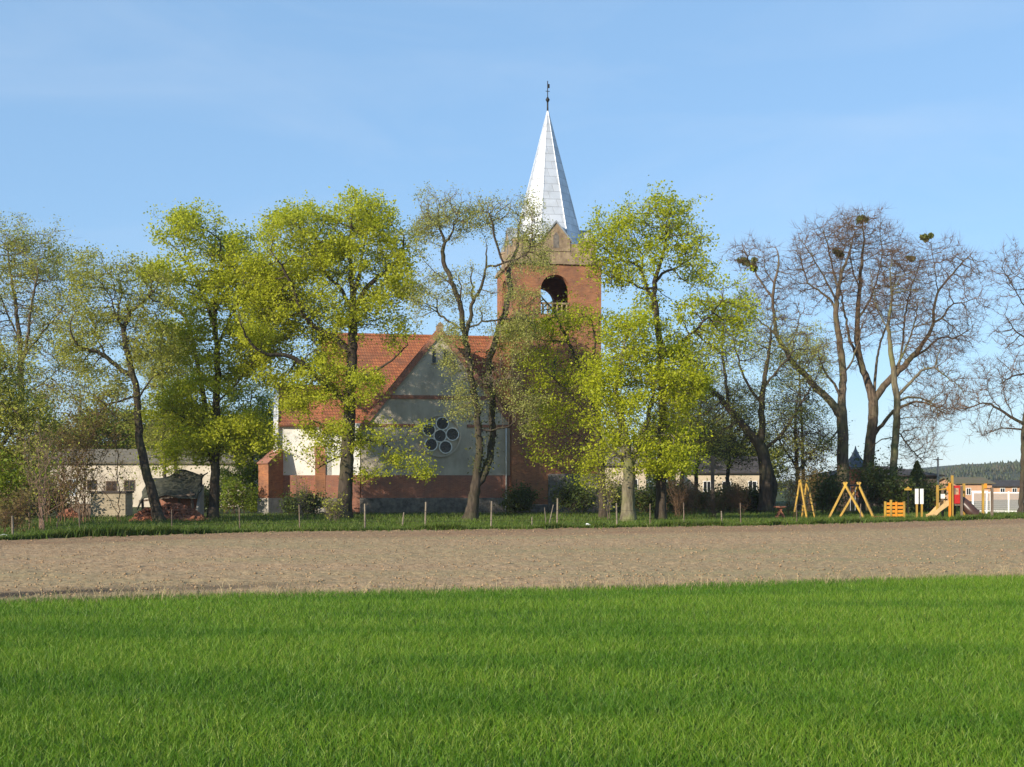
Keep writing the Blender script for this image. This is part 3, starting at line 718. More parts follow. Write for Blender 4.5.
# transept facing the field
zb = 2.9
g = MB(); g.prism([(-HW,zb),(5.33,zb),(5.33,EAV+(HW-5.33)*(RID-EAV)/HW),(0,RID),(-HW,EAV)], 0.0, .5)
g.box(-HW,-HW+.45,.5,4.5,zb,EAV)
g.build('gable_wall', M['plaster_shaded'], CH)
b = MB(); b.box(-HW-.04,5.33,-.06,.5,1.2,zb-.003); b.box(-HW-.04,-HW+.45,.5,2,1.2,zb-.003); b.build('brick_plinth', M['brick2'], CH)
b = MB(); b.box(-HW-.12,5.33,-.16,.5,-.2,1.197); b.box(-HW-.12,-HW+.45,.5,2,-.2,1.197); b.build('stone_base', M['stone'], CH, .03)
rf = MB(); k = (RID-EAV)/HW
rf.slab((-HW-.35,.42,EAV-.35*k),(0,.42,RID),(0,6.2,RID),(-HW-.35,6.2,EAV-.35*k),.14)
rf.slab((0,.42,RID),(5.32,.42,RID-5.32*k),(5.32,6.2,RID-5.32*k),(0,6.2,RID),.14)
rf.build('transept_roof', M['tile'], CH)
cp = MB()                                                  # raking brick copings of the gable, with kneelers
for s, ext in ((-1,HW+.2),(1,5.30)):
    p0 = Vector((0,0,RID+.12)); p1 = Vector((s*ext,0,RID+.12-ext*k)); dn = Vector((0,0,-.62))
    vs = [p0,p1,p1+dn,p0+dn]
    cp.add([(v.x,-.14,v.z) for v in vs]+[(v.x,.58,v.z) for v in vs], [(0,1,2,3),(7,6,5,4),(0,4,5,1),(1,5,6,2),(2,6,7,3),(3,7,4,0)])
cp.build('gable_coping', M['brick2'], CH)
fi = MB(); fi.box(-.24,.24,-.18,.62,RID-.25,RID+.2); fi.prism([(-.28,RID+.2),(.28,RID+.2),(0,RID+.5)],-.2,.64); fi.build('apex_stone', M['sand'], CH)
sc_ = MB(); zz=8.75; h_=HW*(RID-zz)/(RID-EAV)-.35; sc_.box(-h_,h_,-.07,0,zz-.15,zz+.12); sc_.box(-HW+.05,-1.9,-.07,0,6.5,6.72); sc_.box(2.05,5.3,-.07,0,6.5,6.72)
sc_.build('string_course', M['brick2'], CH)
for a_ in (-.45,.4):
    s_ = MB().box(a_-.13,a_+.13,-.012,0,11.3,12.35).build('slit_window', M['glass'], CH)
    MB().box(a_-.2,a_+.2,-.06,-.002,11.2,11.298).build('sill', M['sand'], s_)
# rose window: five lights round a sixth in a white plaster disc
rc = Vector((0,0,5.85))
def ring(mb, cx, cz, r0, r1, y0, y1, n=28):
    vs=[]; 
    for (r,y) in ((r0,y0),(r1,y0),(r1,y1),(r0,y1)):
        for i in range(n):
            t=2*math.pi*i/n; vs.append((cx+r*math.cos(t), y, cz+r*math.sin(t)))
    fs=[(a*n+i, a*n+(i+1)%n, ((a+1)%4)*n+(i+1)%n, ((a+1)%4)*n+i) for a in range(4) for i in range(n)]
    mb.add(vs,fs)
rw = MB(); ring(rw,0,rc.z,1.47,1.60,-.12,.0,40)
ros = rw.build('rose_window', M['plaster_shaded'], CH)
cs = [(0,0)]+[(0.94*math.cos(R(80+72*i)),0.94*math.sin(R(80+72*i))) for i in range(5)]
for (cx,cz) in cs:
    m_=MB(); ring(m_,cx,rc.z+cz,.43,.50,-.13,-.004); m_.build('rim', M['plaster'], ros)
    n=24; pts=[(cx+.432*math.cos(2*math.pi*i/n),rc.z+cz+.432*math.sin(2*math.pi*i/n)) for i in range(n)]
    m_=MB().prism(pts,-.03,-.006); m_.build('glass', M['glass'], ros)
# nave
w = MB(); w.box(-8.5,-HW,.9,1.4,zb,6.7); w.prismx([(.9,zb),(10.5,zb),(10.5,6.7),(5.7,13.85),(.9,6.7)],-8.5,-8.0); w.box(-8.0,6.5,10.0,10.5,0,6.7)
w.build('nave_wall', M['plaster'], CH)
b = MB(); b.box(-8.55,-HW-.05,.82,1.4,1.2,zb-.003); b.box(-8.55,-8.0,1.4,10.4,1.2,zb-.003); b.build('nave_plinth', M['brick2'], CH)
MB().box(-8.62,-HW-.13,.74,1.4,-.2,1.197).build('nave_base', M['stone'], CH, .03)
rf = MB(); k2=(13.85-6.7)/4.8
rf.slab((-8.75,.9-.4,6.7-.4*k2),(5.33,.5,6.7-.4*k2),(5.33,5.7,13.85),(-8.75,5.7,13.85),.14)
rf.slab((-8.75,5.7,13.85),(12.0,5.7,13.85),(12.0,10.9,6.7-.4*k2),(-8.75,10.9,6.7-.4*k2),.14)
rf.build('nave_roof', M['tile'], CH)
MB().tube((-8.75,5.7,13.98),(5.3,5.7,13.98),.16,n=8).build('ridge_tiles', M['tile'], CH)
pl = MB(); pl.box(-6.55,-5.93,.25,.9,zb,6.75); pl.build('pilaster', M['plaster'], CH, .02)
MB().box(-6.60,-5.95,.18,.8,-.1,zb-.003).build('pilaster_foot', M['brick2'], CH)
# chancel
MB().box(-11.95,-8.5,2.2,2.7,zb,6.8).build('chancel_wall', M['plaster'], CH); MB().box(-11.95,-8.5,8.7,9.2,0,6.8).build('chancel_wall', M['plaster'], CH)
w = MB(); w.prismx([(1.95,zb),(9.45,zb),(9.45,7.0),(5.7,10.3),(1.95,7.0)],-12.3,-11.95); w.build('chancel_gable', M['plaster'], CH)
b = MB(); b.box(-12.34,-8.56,1.90,2.7,1.2,zb-.003); b.box(-12.34,-11.9,2.7,9.4,1.2,zb-.003); b.build('chancel_plinth', M['brick2'], CH)
b = MB(); b.box(-12.42,-8.63,1.82,2.7,-.2,1.197); b.box(-12.42,-11.9,2.7,9.4,-.2,1.197); b.build('chancel_base', M['stone'], CH, .03)
rf = MB(); k3=(9.9-6.8)/3.5
rf.slab((-11.94,1.9,6.8-.3*k3),(-8.52,1.9,6.8-.3*k3),(-8.52,5.7,9.9),(-11.94,5.7,9.9),.13)
rf.slab((-11.94,5.7,9.9),(-8.52,5.7,9.9),(-8.52,9.5,6.8-.3*k3),(-11.94,9.5,6.8-.3*k3),.13)
rf.build('chancel_roof', M['tile'], CH)
def buttress(px, py, ang, w_, l_, z0, z1, m, base=True):
    """sloping buttress running out from a wall along its own axis"""
    o = MB().prismx([(0,1.2),(-l_,1.2),(-l_,z0),(0,z1)], -w_/2, w_/2).build('buttress', m, CH)
    o.location=(px,py,0); o.rotation_euler=(0,0,ang)
    MB().box(-w_/2-.06,w_/2+.06,-l_-.06,0,-.2,1.197).build('footing', M['concrete'], o)
    MB().slab((-w_/2-.06,-l_-.08,z0-.04),(w_/2+.06,-l_-.08,z0-.04),(w_/2+.06,0,z1+.02),(-w_/2-.06,0,z1+.02),.09).build('cap', M['brick2'], o)
buttress(-11.95,2.15,R(-45),1.05,1.5,3.75,4.75,M['brick'])
buttress(-8.85,2.15,0,.75,1.35,4.3,5.0,M['brick'])
# drainpipe
dp = MB(); dp.tube((5.02,-.16,6.55),(5.02,-.16,1.2),.06,n=8); dp.tube((5.02,-.16,1.25),(4.92,-.24,.25),.06,n=8); dp.build('drainpipe', M['white'], CH, smooth=True)
# tower
TA0,TA1,TB0,TB1 = 5.34,12.24,-.8,6.1; TM=(TA0+TA1)/2; BM=(TB0+TB1)/2
ZB, ZC = 14.2, 18.85
t = MB(); t.box(TA0,TA1,TB0,TB1,0,ZB); t.build('tower_wall', M['brick'], CH)
t = MB(); t.box(8.1,TA1+.10,TB0-.10,TB0+.4,-.2,3.0); t.box(TA1-.3,TA1+.10,TB0+.4,TB1+.1,-.2,3.0); t.box(TA0-.03,8.1,TB0-.05,TB0+.3,-.2,.7); t.build('tower_base', M['stone'], CH, .05)
def arch_panel(mb, w0, w1, c, hw, zs, zsp, z0, z1, t0, t1, axis):
    """wall panel from w0..w1, z0..z1 with a round-headed opening; thickness t0..t1; axis 'x' or 'y'"""
    def put(poly):                      # poly of (w,z)
        n=len(poly)
        mk=(lambda w_,z_,t_: (w_,t_,z_)) if axis=='x' else (lambda w_,z_,t_: (t_,w_,z_))
        vs=[mk(w_,z_,t0) for w_,z_ in poly]+[mk(w_,z_,t1) for w_,z_ in poly]
        mb.add(vs,[tuple(range(n)),tuple(range(2*n-1,n-1,-1))]+[(i,(i+1)%n,n+(i+1)%n,n+i) for i in range(n)])
    n=14
    put([(w0,z0),(c-hw,z0),(c-hw,z1),(w0,z1)]); put([(c+hw,z0),(w1,z0),(w1,z1),(c+hw,z1)]); put([(c-hw,z0),(c+hw,z0),(c+hw,zs),(c-hw,zs)])
    for i in range(n):
        a0=math.pi-math.pi*i/n; a1=math.pi-math.pi*(i+1)/n
        p0=(c+hw*math.cos(a0), zsp+hw*math.sin(a0)); p1=(c+hw*math.cos(a1), zsp+hw*math.sin(a1))
        put([p0,p1,(p1[0],z1),(p0[0],z1)])
bf = MB(); th=.75
arch_panel(bf,TA0,TA1,TM-.12,1.12,15.0,16.95,ZB,ZC,TB0,TB0+th,'x'); arch_panel(bf,TA0,TA1,TM,1.12,15.0,16.95,ZB,ZC,TB1-th,TB1,'x')
arch_panel(bf,TB0+th,TB1-th,BM,1.12,15.0,16.95,ZB,ZC,TA0,TA0+th,'y'); arch_panel(bf,TB0+th,TB1-th,BM,1.12,15.0,16.95,ZB,ZC,TA1-th,TA1,'y')
bf.build('belfry_wall', M['brick'], CH)
ba = MB(); c_=TM-.12
ba.box(c_-1.11,c_+1.11,TB0+.1,TB0+.3,15.85,15.98); ba.box(c_-1.11,c_+1.11,TB0+.1,TB0+.3,15.0,15.12)
for i in range(6): ba.tube((c_-.92+i*.37,TB0+.2,15.12),(c_-.92+i*.37,TB0+.2,15.85),.07,n=8)
ba.build('balustrade', M['sand'], CH)
MB().box(TM-.28,TM-.02,TB0-.012,TB0,10.1,11.7).build('slit_window', M['glass'], CH)
co = MB(); co.box(TA0-.16,TA1+.16,TB0-.16,TB1+.16,ZC,ZC+.22); co.box(TA0-.07,TA1+.07,TB0-.07,TB1+.07,ZC+.22,ZC+.4); co.build('cornice', M['sand'], CH)
cr = MB(); I=.32; zt=20.5
cr.box(TA0+I,TA1-I,TB0+I,TB0+I+.6,ZC+.4,zt); cr.box(TA0+I,TA1-I,TB1-I-.6,TB1-I,ZC+.4,zt); cr.box(TA0+I,TA0+I+.6,TB0+I+.6,TB1-I-.6,ZC+.4,zt); cr.box(TA1-I-.6,TA1-I,TB0+I+.6,TB1-I-.6,ZC+.4,zt)
cr.build('parapet', M['sand'], CH)
MB().box(TA0+I+.6,TA1-I-.6,TB0+I+.6,TB1-I-.6,ZC+.4,zt-.15).build('tower_deck', M['lead'], CH)
for (ax_, lo_, dr) in (('x',TB0+I-.06,1),('x',TB1-I+.06,-1),('y',TA0+I-.06,1),('y',TA1-I+.06,-1)):
    m_=MB(); c0 = TM if ax_=='x' else BM; tri=[(c0-1.1,zt-.6),(c0+1.1,zt-.6),(c0+1.1,zt+.30),(c0,zt+1.62),(c0-1.1,zt+.30)]
    f_ = m_.prism if ax_=='x' else m_.prismx
    f_(tri, min(lo_,lo_+dr*.55), max(lo_,lo_+dr*.55)); go=m_.build('tower_gable', M['sand'], CH)
    m2=MB(); f2 = m2.prism if ax_=='x' else m2.prismx
    y0,y1 = sorted((lo_-dr*.012, lo_)); f2([(c0-.22,zt-.35),(c0+.22,zt-.35),(c0+.22,zt+.55),(c0,zt+.85),(c0-.22,zt+.55)],y0,y1); m2.build('niche', M['stone'], go)
    m3=MB()
    for s in (-1,1):
        a0=(c0,zt+1.74); a1=(c0+s*1.22,zt+.26); poly=[a0,a1,(a1[0],a1[1]-.16),(a0[0],a0[1]-.16)]
        (m3.prism if ax_=='x' else m3.prismx)(poly, min(lo_-dr*.08,lo_+dr*1.5), max(lo_-dr*.08,lo_+dr*1.5))
    m3.build('gable_cap', M['lead'], go)
for sx in (TA0+I+.45,TA1-I-.45):
    for sy in (TB0+I+.45,TB1-I-.45):
        o_=MB().lathe([(.56,-1.2),(.56,.12),(.64,.14),(.64,.26)],(sx,sy,zt),12).build('corner_turret', M['sand'], CH)
        MB().lathe([(.62,.262),(.58,.5),(.46,.74),(.27,.93),(.08,1.02),(.03,1.25)],(sx,sy,zt),14).build('dome', M['lead'], o_, smooth=True)
sp_ = MB(); sp_.lathe([(2.95,20.36),(2.80,20.75),(.045,31.55)],(TM,BM,0),8,rot=math.pi/8); spo=sp_.build('spire', M['spire'], CH)
rb=MB()
for i in range(8):
    t_=math.pi/8+i*math.pi/4
    rb.tube((TM+2.81*math.cos(t_),BM+2.81*math.sin(t_),20.75),(TM+.05*math.cos(t_),BM+.05*math.sin(t_),31.5),.045,.025,6)
rb.build('seam', M['spire'], spo)
f_=MB(); f_.lathe([(.07,31.4),(.06,32.2)],(TM,BM,0),8); f_.lathe([(.05,32.15),(.12,32.29),(.17,32.38),(.12,32.47),(.05,32.6)],(TM,BM,0),12); fin=f_.build('finial_ball', M['iron'], spo, smooth=True)
f_=MB(); f_.tube((TM,BM,32.55),(TM,BM,33.85),.035,n=6); f_.box(TM-.02,TM+.16,BM-.015,BM+.015,33.3,33.62); f_.bar((TM-.16,BM,33.05),(TM+.16,BM,33.05),.04); f_.build('weather_vane', M['iron'], fin)
# stair turret with sheet-metal lean-to cap between nave roof and tower
s_=MB(); s_.prism([(3.95,7.5),(TA0-.002,7.5),(TA0-.002,14.35),(4.5,13.75),(3.95,12.6)],.72,2.5); so=s_.build('stair_turret', M['brick'], CH)
MB().slab((4.42,.62,13.72),(TA0-.004,.62,14.42),(TA0-.004,2.6,14.42),(4.42,2.6,13.72),.08).build('turret_cap', M['lead'], so)
s2=MB().slab((3.90,.62,12.5),(4.45,.62,13.75),(4.45,2.6,13.75),(3.90,2.6,12.5),.06).build('turret_skirt', M['tile'], so)

# ------------------------------------------------------------------ trees
GR = 'trees round the church'
tree('maple_tree', 'tall maple with yellow green spring leaves and forked dark trunk left of the church', 'tree', 76,
  [[(213,522,.36),(215,480,.30),(216,440,.26),(216,400,.23),(218,370,.20),(215,325,.16),(216,300,.13),(222,270,.09),(220,240,.05)],
   [(214,470,.20),(207,430,.19),(204,400,.17),(199,370,.15),(188,325,.12),(172,305,.09),(156,292,.05)],
   [(215,325,.13),(203,295,.09),(194,275,.07),(185,255,.04)],
   [(217,345,.10),(230,320,.08),(242,300,.05)],
   [(216,405,.07),(235,385,.06),(255,360,.04)], [(216,430,.06),(190,420,.04),(175,412,.03)], [(215,450,.05),(235,440,.03),(252,425,.025)]],
  [(205,240,44,24,1.3),(180,275,34,24,1),(235,272,32,30,1.1),(255,310,32,34,1.4),(205,300,42,26,1),(185,342,30,22,.7),(250,352,24,18,.5),
   (172,405,22,22,.5),(215,430,42,24,.9),(180,455,28,14,.5),(245,440,30,24,.8),(225,375,36,22,.6)],
  seed=3, n_clump=150, per=8, clump_r=.85, leaf='lf_maple', lpn=3.0, lsize=.20, lspread=.26, flat=.5, group=GR)
tree('maple_tree', 'broad maple with yellow green spring leaves and thick trunk in front of the chancel', 'tree', 75,
  [[(343,524,.52),(346,480,.44),(348,440,.40),(350,400,.37),(352,360,.33),(353,325,.28),(353,300,.20),(351,270,.14),(350,240,.08),(352,222,.05)],
   [(352,352,.22),(335,338,.20),(318,330,.17),(305,315,.14),(296,295,.10),(284,270,.07),(270,250,.04)],
   [(349,405,.20),(325,385,.17),(305,365,.15),(285,355,.13),(264,353,.10),(248,340,.07),(240,320,.04)],
   [(353,312,.20),(362,295,.17),(375,280,.14),(390,268,.11),(402,252,.08),(404,235,.05)],
   [(353,310,.14),(342,290,.11),(330,278,.09),(320,260,.06),(315,240,.04)],
   [(353,300,.12),(360,270,.09),(364,245,.06),(372,222,.04)],
   [(351,380,.12),(372,372,.09),(392,360,.06),(408,345,.04)], [(349,420,.09),(328,425,.07),(310,420,.04)], [(348,440,.08),(372,440,.06),(392,448,.035)],
   [(347,455,.07),(328,462,.05),(316,470,.03)]],
  [(305,228,40,18,1.1),(360,225,36,18,1.1),(285,262,40,24,1.2),(335,265,40,26,1.2),(385,250,30,28,.9),(395,290,26,26,.6),(265,295,26,24,.8),(310,300,40,22,1),
   (365,305,36,22,.7),(270,330,34,20,.7),(320,345,36,18,.5),(390,325,26,20,.4),(340,382,42,22,.75),(300,385,28,18,.5),(360,430,36,18,.25),(320,445,26,16,.12),
   (385,462,24,14,.22),(420,462,14,12,.14),(415,430,10,12,.06),(355,207,18,8,.25)],
  seed=7, n_clump=210, per=8, clump_r=.85, leaf='lf_maple', lpn=2.9, lsize=.19, lspread=.26, flat=.5, group=GR, trunk_leaf=1.5, ivy=(5,2.0,8.0))
tree('leaning_tree', 'dark leaning tree with thin young leaves beside the collapsed shed', 'tree', 71,
  [[(160,524,.34),(153,495,.30),(146,470,.27),(140,440,.24),(138,412,.22),(136,388,.20),(127,350,.17),(124,332,.15),(131,312,.12),(143,303,.09),(152,292,.06)],
   [(134,378,.16),(120,368,.14),(105,356,.12),(92,350,.10),(78,346,.08),(72,336,.05),(70,325,.03)],
   [(128,354,.10),(126,335,.08),(117,318,.06),(112,300,.04)], [(108,358,.07),(98,340,.05),(95,325,.03)], [(124,332,.09),(118,312,.07),(122,290,.05),(118,275,.03)],
   [(136,392,.07),(120,402,.06),(105,405,.05),(96,420,.03)], [(135,400,.06),(150,380,.05),(168,372,.03)]],
  [(115,280,34,18,1.1),(100,310,26,24,.9),(140,295,26,26,.9),(85,345,20,24,.5),(120,335,34,20,.6),(100,385,26,24,.5),(155,350,20,26,.5),(110,415,26,16,.4)],
  seed=11, n_clump=95, per=8, clump_r=.8, leaf='lf_olive', lpn=2.0, lsize=.15, lspread=.25, tw_n=1.4, group=GR)
tree('poplar_tree', 'tall thinly leaved tree at the left edge with upright grey green crown', 'tree', 80,
  [[(20,522,.34),(20,470,.28),(21,420,.24),(21,380,.20),(20,345,.16),(15,300,.11),(10,270,.07),(8,245,.04)],
   [(21,372,.12),(28,335,.10),(32,300,.07),(38,270,.04)], [(21,390,.09),(8,360,.07),(-6,330,.05)], [(21,360,.08),(45,330,.06),(62,310,.04),(72,285,.03)], [(21,400,.07),(40,385,.05),(58,370,.03)], [(20,345,.07),(2,300,.05),(-10,270,.03)]],
  [(15,250,46,26,1.2),(0,300,40,32,1),(45,285,36,34,1),(72,275,14,24,.4),(30,335,46,28,.9),(-5,350,30,26,.7),(50,375,34,28,.7),(15,395,34,24,.6)],
  seed=17, n_clump=170, per=8, clump_r=.95, leaf='lf_olive', lpn=1.1, lsize=.15, lspread=.28, tw_n=1.6, twig='twig_grey', bark='bark_grey', group=GR)
tree('leafy_tree', 'low dense green tree cut by the left edge of the picture', 'tree', 60,
  [[(-22,528,.22),(-20,480,.18),(-15,440,.14),(-8,400,.09),(0,370,.05)], [(-19,470,.12),(5,440,.09),(20,415,.05)], [(-18,460,.1),(-40,420,.08),(-55,390,.04)]],
  [(0,380,22,20,.8),(10,420,26,24,1),(-15,400,30,36,1.1),(5,460,30,24,1),(-30,450,30,34,1),(10,490,22,14,.6),(22,445,16,22,.4)],
  seed=19, n_clump=110, per=9, clump_r=.7, leaf='lf_olive', lpn=3.6, lsize=.17, lspread=.28, group=GR)
tree('old_willow', 'gnarled two stemmed tree with pollarded tufts and ivy in front of the white gable', 'tree', 73,
  [[(470,523,.46),(472,508,.38),(475,490,.33),(477,470,.25),(479,450,.22),(477,420,.21),(475,400,.20),(470,370,.19),(466,345,.18),(463,325,.17),(460,305,.16),(453,285,.15),(446,268,.14),(442,252,.13),(444,243,.10),(440,228,.07),(438,212,.04)],
   [(475,488,.27),(485,472,.24),(491,450,.22),(492,425,.21),(492,395,.20),(489,365,.20),(494,345,.19),(500,325,.19),(507,305,.19),(510,290,.21),(509,275,.16),(512,262,.13),(518,243,.10),(519,228,.07),(524,212,.04)],
   [(466,340,.13),(470,318,.12),(473,302,.11),(482,284,.09),(486,268,.07),(487,248,.04)], [(473,302,.08),(472,285,.06),(472,268,.035)],
   [(461,305,.07),(461,290,.05),(459,275,.03)], [(509,275,.12),(502,264,.11),(498,250,.10),(494,235,.08),(493,225,.06),(488,212,.04)],
   [(444,243,.08),(452,232,.06),(457,215,.035)], [(440,228,.04),(430,216,.03)], [(512,262,.06),(525,255,.05),(532,238,.04),(532,222,.025)],
   [(464,330,.08),(450,322,.07),(438,312,.06),(437,300,.04)], [(478,330,.06),(482,322,.06),(481,312,.03)], [(453,285,.05),(435,272,.03),(425,262,.02)],
   [(491,425,.07),(505,428,.06),(516,422,.05),(524,432,.03)], [(492,385,.08),(508,378,.06),(522,382,.04)], [(489,362,.06),(475,352,.04)], [(500,325,.07),(520,318,.05),(536,325,.03)]],
  [(443,208,26,18,1.15),(425,228,14,18,.35),(462,222,14,18,.4),(493,212,18,16,.8),(524,212,16,14,.55),(535,235,12,20,.3),(445,290,22,26,.3),(425,300,14,20,.2),(480,300,14,30,.3),
   (520,330,22,28,.5),(505,375,20,30,.5),(520,410,18,20,.3),(470,390,18,30,.5),(455,350,24,16,.25),(530,258,22,22,.45),(514,292,18,24,.4)],
  seed=23, n_clump=130, per=8, clump_r=.55, step=.28, kill=.33, leaf='lf_pale', lpn=1.5, lsize=.12, lspread=.20, tw_n=1.6, tw_len=.4, bark='bark_dark', twig='twig_grey', group=GR, trunk_leaf=1.5, wig=.04, ivy=(26,3.0,10.5))
tree('drooping_tree', 'loose olive leaved tree hanging in front of the brick tower', 'tree', 76,
  [[(603,521,.28),(602,490,.24),(600,450,.20),(592,410,.17),(580,370,.14),(565,335,.10),(552,310,.07),(540,295,.04)], [(597,430,.10),(575,400,.08),(555,380,.05),(540,365,.03)],
   [(585,380,.09),(595,345,.07),(592,320,.04)], [(570,345,.07),(545,340,.05),(528,335,.03)], [(600,455,.06),(585,440,.05),(570,430,.03)], [(598,430,.06),(610,415,.04),(616,400,.03)]],
  [(540,318,30,18,1),(570,330,32,24,1.1),(540,345,28,30,1),(590,340,22,30,.9),(570,385,32,26,1),(545,400,26,26,.8),(600,400,18,34,.9),(548,435,22,20,.5),(595,455,20,30,.7),(525,320,16,24,.5),(570,440,20,18,.3)],
  seed=29, n_clump=120, per=8, clump_r=.75, leaf='lf_lime', lpn=1.15, lsize=.17, lspread=.26, tw_n=1.3, droop=.35, group=GR)
tree('maple_tree', 'lime green maple with bare upper limbs showing just right of the tower', 'tree', 72,
  [[(660,520,.34),(662,470,.30),(663,420,.26),(662,380,.24),(660,345,.21),(657,320,.19),(654,298,.17),(655,280,.14),(660,265,.11),(664,252,.08),(666,235,.05),(662,220,.03)],
   [(654,298,.13),(646,285,.10),(640,268,.09),(630,262,.07),(615,258,.05),(605,250,.03)], [(655,282,.10),(665,272,.08),(680,266,.06),(692,258,.04)], [(656,290,.09),(640,288,.07),(625,280,.05),(612,276,.03)],
   [(643,272,.06),(642,255,.05),(636,240,.03)], [(661,360,.10),(690,335,.08),(710,315,.05),(722,300,.03)], [(662,380,.08),(640,355,.06),(622,335,.03)]],
  [(610,240,24,18,.9),(640,228,26,18,.8),(665,222,26,18,.9),(690,245,16,16,.5),(600,265,14,16,.4),(620,275,24,14,.5),(655,262,34,18,.5),(695,275,18,14,.5),(650,298,20,12,.35),
   (715,310,30,26,1.2),(700,340,34,28,1.2),(725,335,20,30,.8),(650,345,26,20,.5)],
  seed=31, n_clump=150, per=8, clump_r=.7, leaf='lf_lime', lpn=1.6, lsize=.19, lspread=.22, flat=1.0, group=GR)
tree('maple_tree', 'bushy lime green maple on a thick pale trunk beside the tower foot', 'tree', 70,
  [[(628,523,.44),(628,500,.40),(629,475,.36),(626,450,.30),(622,425,.24),(618,405,.19),(616,385,.14),(622,355,.08),(628,330,.04)], [(628,470,.22),(640,440,.18),(650,410,.13),(655,380,.08),(660,355,.04)],
   [(621,420,.09),(605,400,.06),(598,380,.03)], [(628,465,.10),(612,450,.07),(604,435,.04)], [(640,440,.09),(662,435,.07),(680,440,.04)]],
  [(625,345,26,24,1),(655,370,30,24,1),(620,385,26,24,.9),(645,405,34,24,1),(680,380,28,30,.9),(625,425,30,22,.9),(660,440,30,22,.8),(640,458,18,12,.25),(675,465,14,14,.2),(612,450,12,14,.2)],
  seed=37, n_clump=140, per=8, clump_r=.75, leaf='lf_lime', lpn=2.6, lsize=.19, lspread=.26, flat=.55, bark='bark_moss', group=GR, trunk_leaf=1.0)
tree('dark_tree', 'spreading dark bare tree leaning left with twin trunk behind the wooden cross', 'tree', 92,
  [[(766,520,.60),(766,490,.52),(765,465,.48),(760,446,.44),(745,428,.32),(732,412,.27),(722,400,.22),(712,390,.17),(700,380,.11),(688,372,.06)],
   [(760,446,.30),(762,425,.26),(762,400,.22),(766,370,.16),(770,345,.10),(772,325,.05)], [(776,520,.34),(774,490,.30),(768,465,.28),(765,450,.24)],
   [(728,408,.14),(726,380,.12),(722,350,.09),(724,325,.05)], [(762,405,.12),(748,385,.10),(738,360,.07),(732,335,.04)], [(765,450,.16),(785,430,.13),(800,405,.09),(812,385,.05)], [(764,385,.1),(782,365,.08),(795,350,.05)]],
  [(705,370,26,30,.9),(730,345,30,34,1),(765,345,30,30,1),(795,370,26,30,.9),(690,400,24,24,.7),(740,400,30,22,.7),(790,420,30,26,.8),(715,440,30,22,.5),(810,440,20,20,.5)],
  seed=41, n_clump=170, per=8, clump_r=.9, pexp=2.0, tw_n=2.3, tw_len=.7, leaf='lf_olive', lpn=.35, lsize=.15, group=GR)
tree('bare_tree', 'bare old tree with long bent limb reaching left beside the swings', 'tree', 94,
  [[(845,520,0.554),(845,500,0.504),(843,470,0.470),(843,440,0.437),(842,418,0.420),(842,400,0.319),(843,375,0.286),(840,345,0.252),(837,325,0.218),(836,310,0.202),(838,290,0.168),(843,270,0.118),(850,250,0.076),(855,230,0.042)],
   [(842,418,0.336),(832,403,0.302),(818,390,0.269),(805,375,0.235),(792,362,0.202),(785,350,0.185),(777,335,0.168),(774,315,0.134),(773,300,0.118),(774,285,0.101),(779,262,0.067),(776,248,0.034)],
   [(777,335,0.084),(765,325,0.067),(750,312,0.050),(740,300,0.025)], [(773,300,0.084),(764,287,0.076),(756,273,0.067),(750,262,0.050),(742,245,0.029)], [(774,285,0.050),(766,270,0.042),(764,252,0.025)],
   [(837,312,0.101),(830,300,0.092),(818,290,0.076),(808,283,0.059),(802,265,0.042),(800,250,0.025)], [(837,305,0.084),(826,280,0.067),(815,262,0.050),(805,245,0.034)], [(838,292,0.084),(832,265,0.067),(828,245,0.042),(822,228,0.025)],
   [(841,400,0.118),(835,385,0.101),(826,374,0.076),(818,355,0.042)], [(843,425,0.084),(830,440,0.059),(815,450,0.042),(800,455,0.025)], [(785,350,0.067),(795,335,0.050),(800,315,0.034)], [(843,375,0.084),(856,352,0.067),(862,325,0.042)]],
  [(818,250,26,26,.9),(840,240,24,24,.9),(800,280,18,22,.5),(835,285,26,26,.6),(750,255,16,14,.4),(768,290,24,34,.7),(745,310,18,20,.4),(785,325,22,24,.5),(820,360,20,24,.3),(810,445,24,18,.3),(858,330,20,30,.4)],
  seed=43, n_clump=150, per=9, clump_r=.9, tw_n=2.3, tw_len=.7, pexp=2.0, twig='twig_brown', bark='bark_grey', group=GR, mist=((745,262,7),(754,268,7),(840,254,7)))
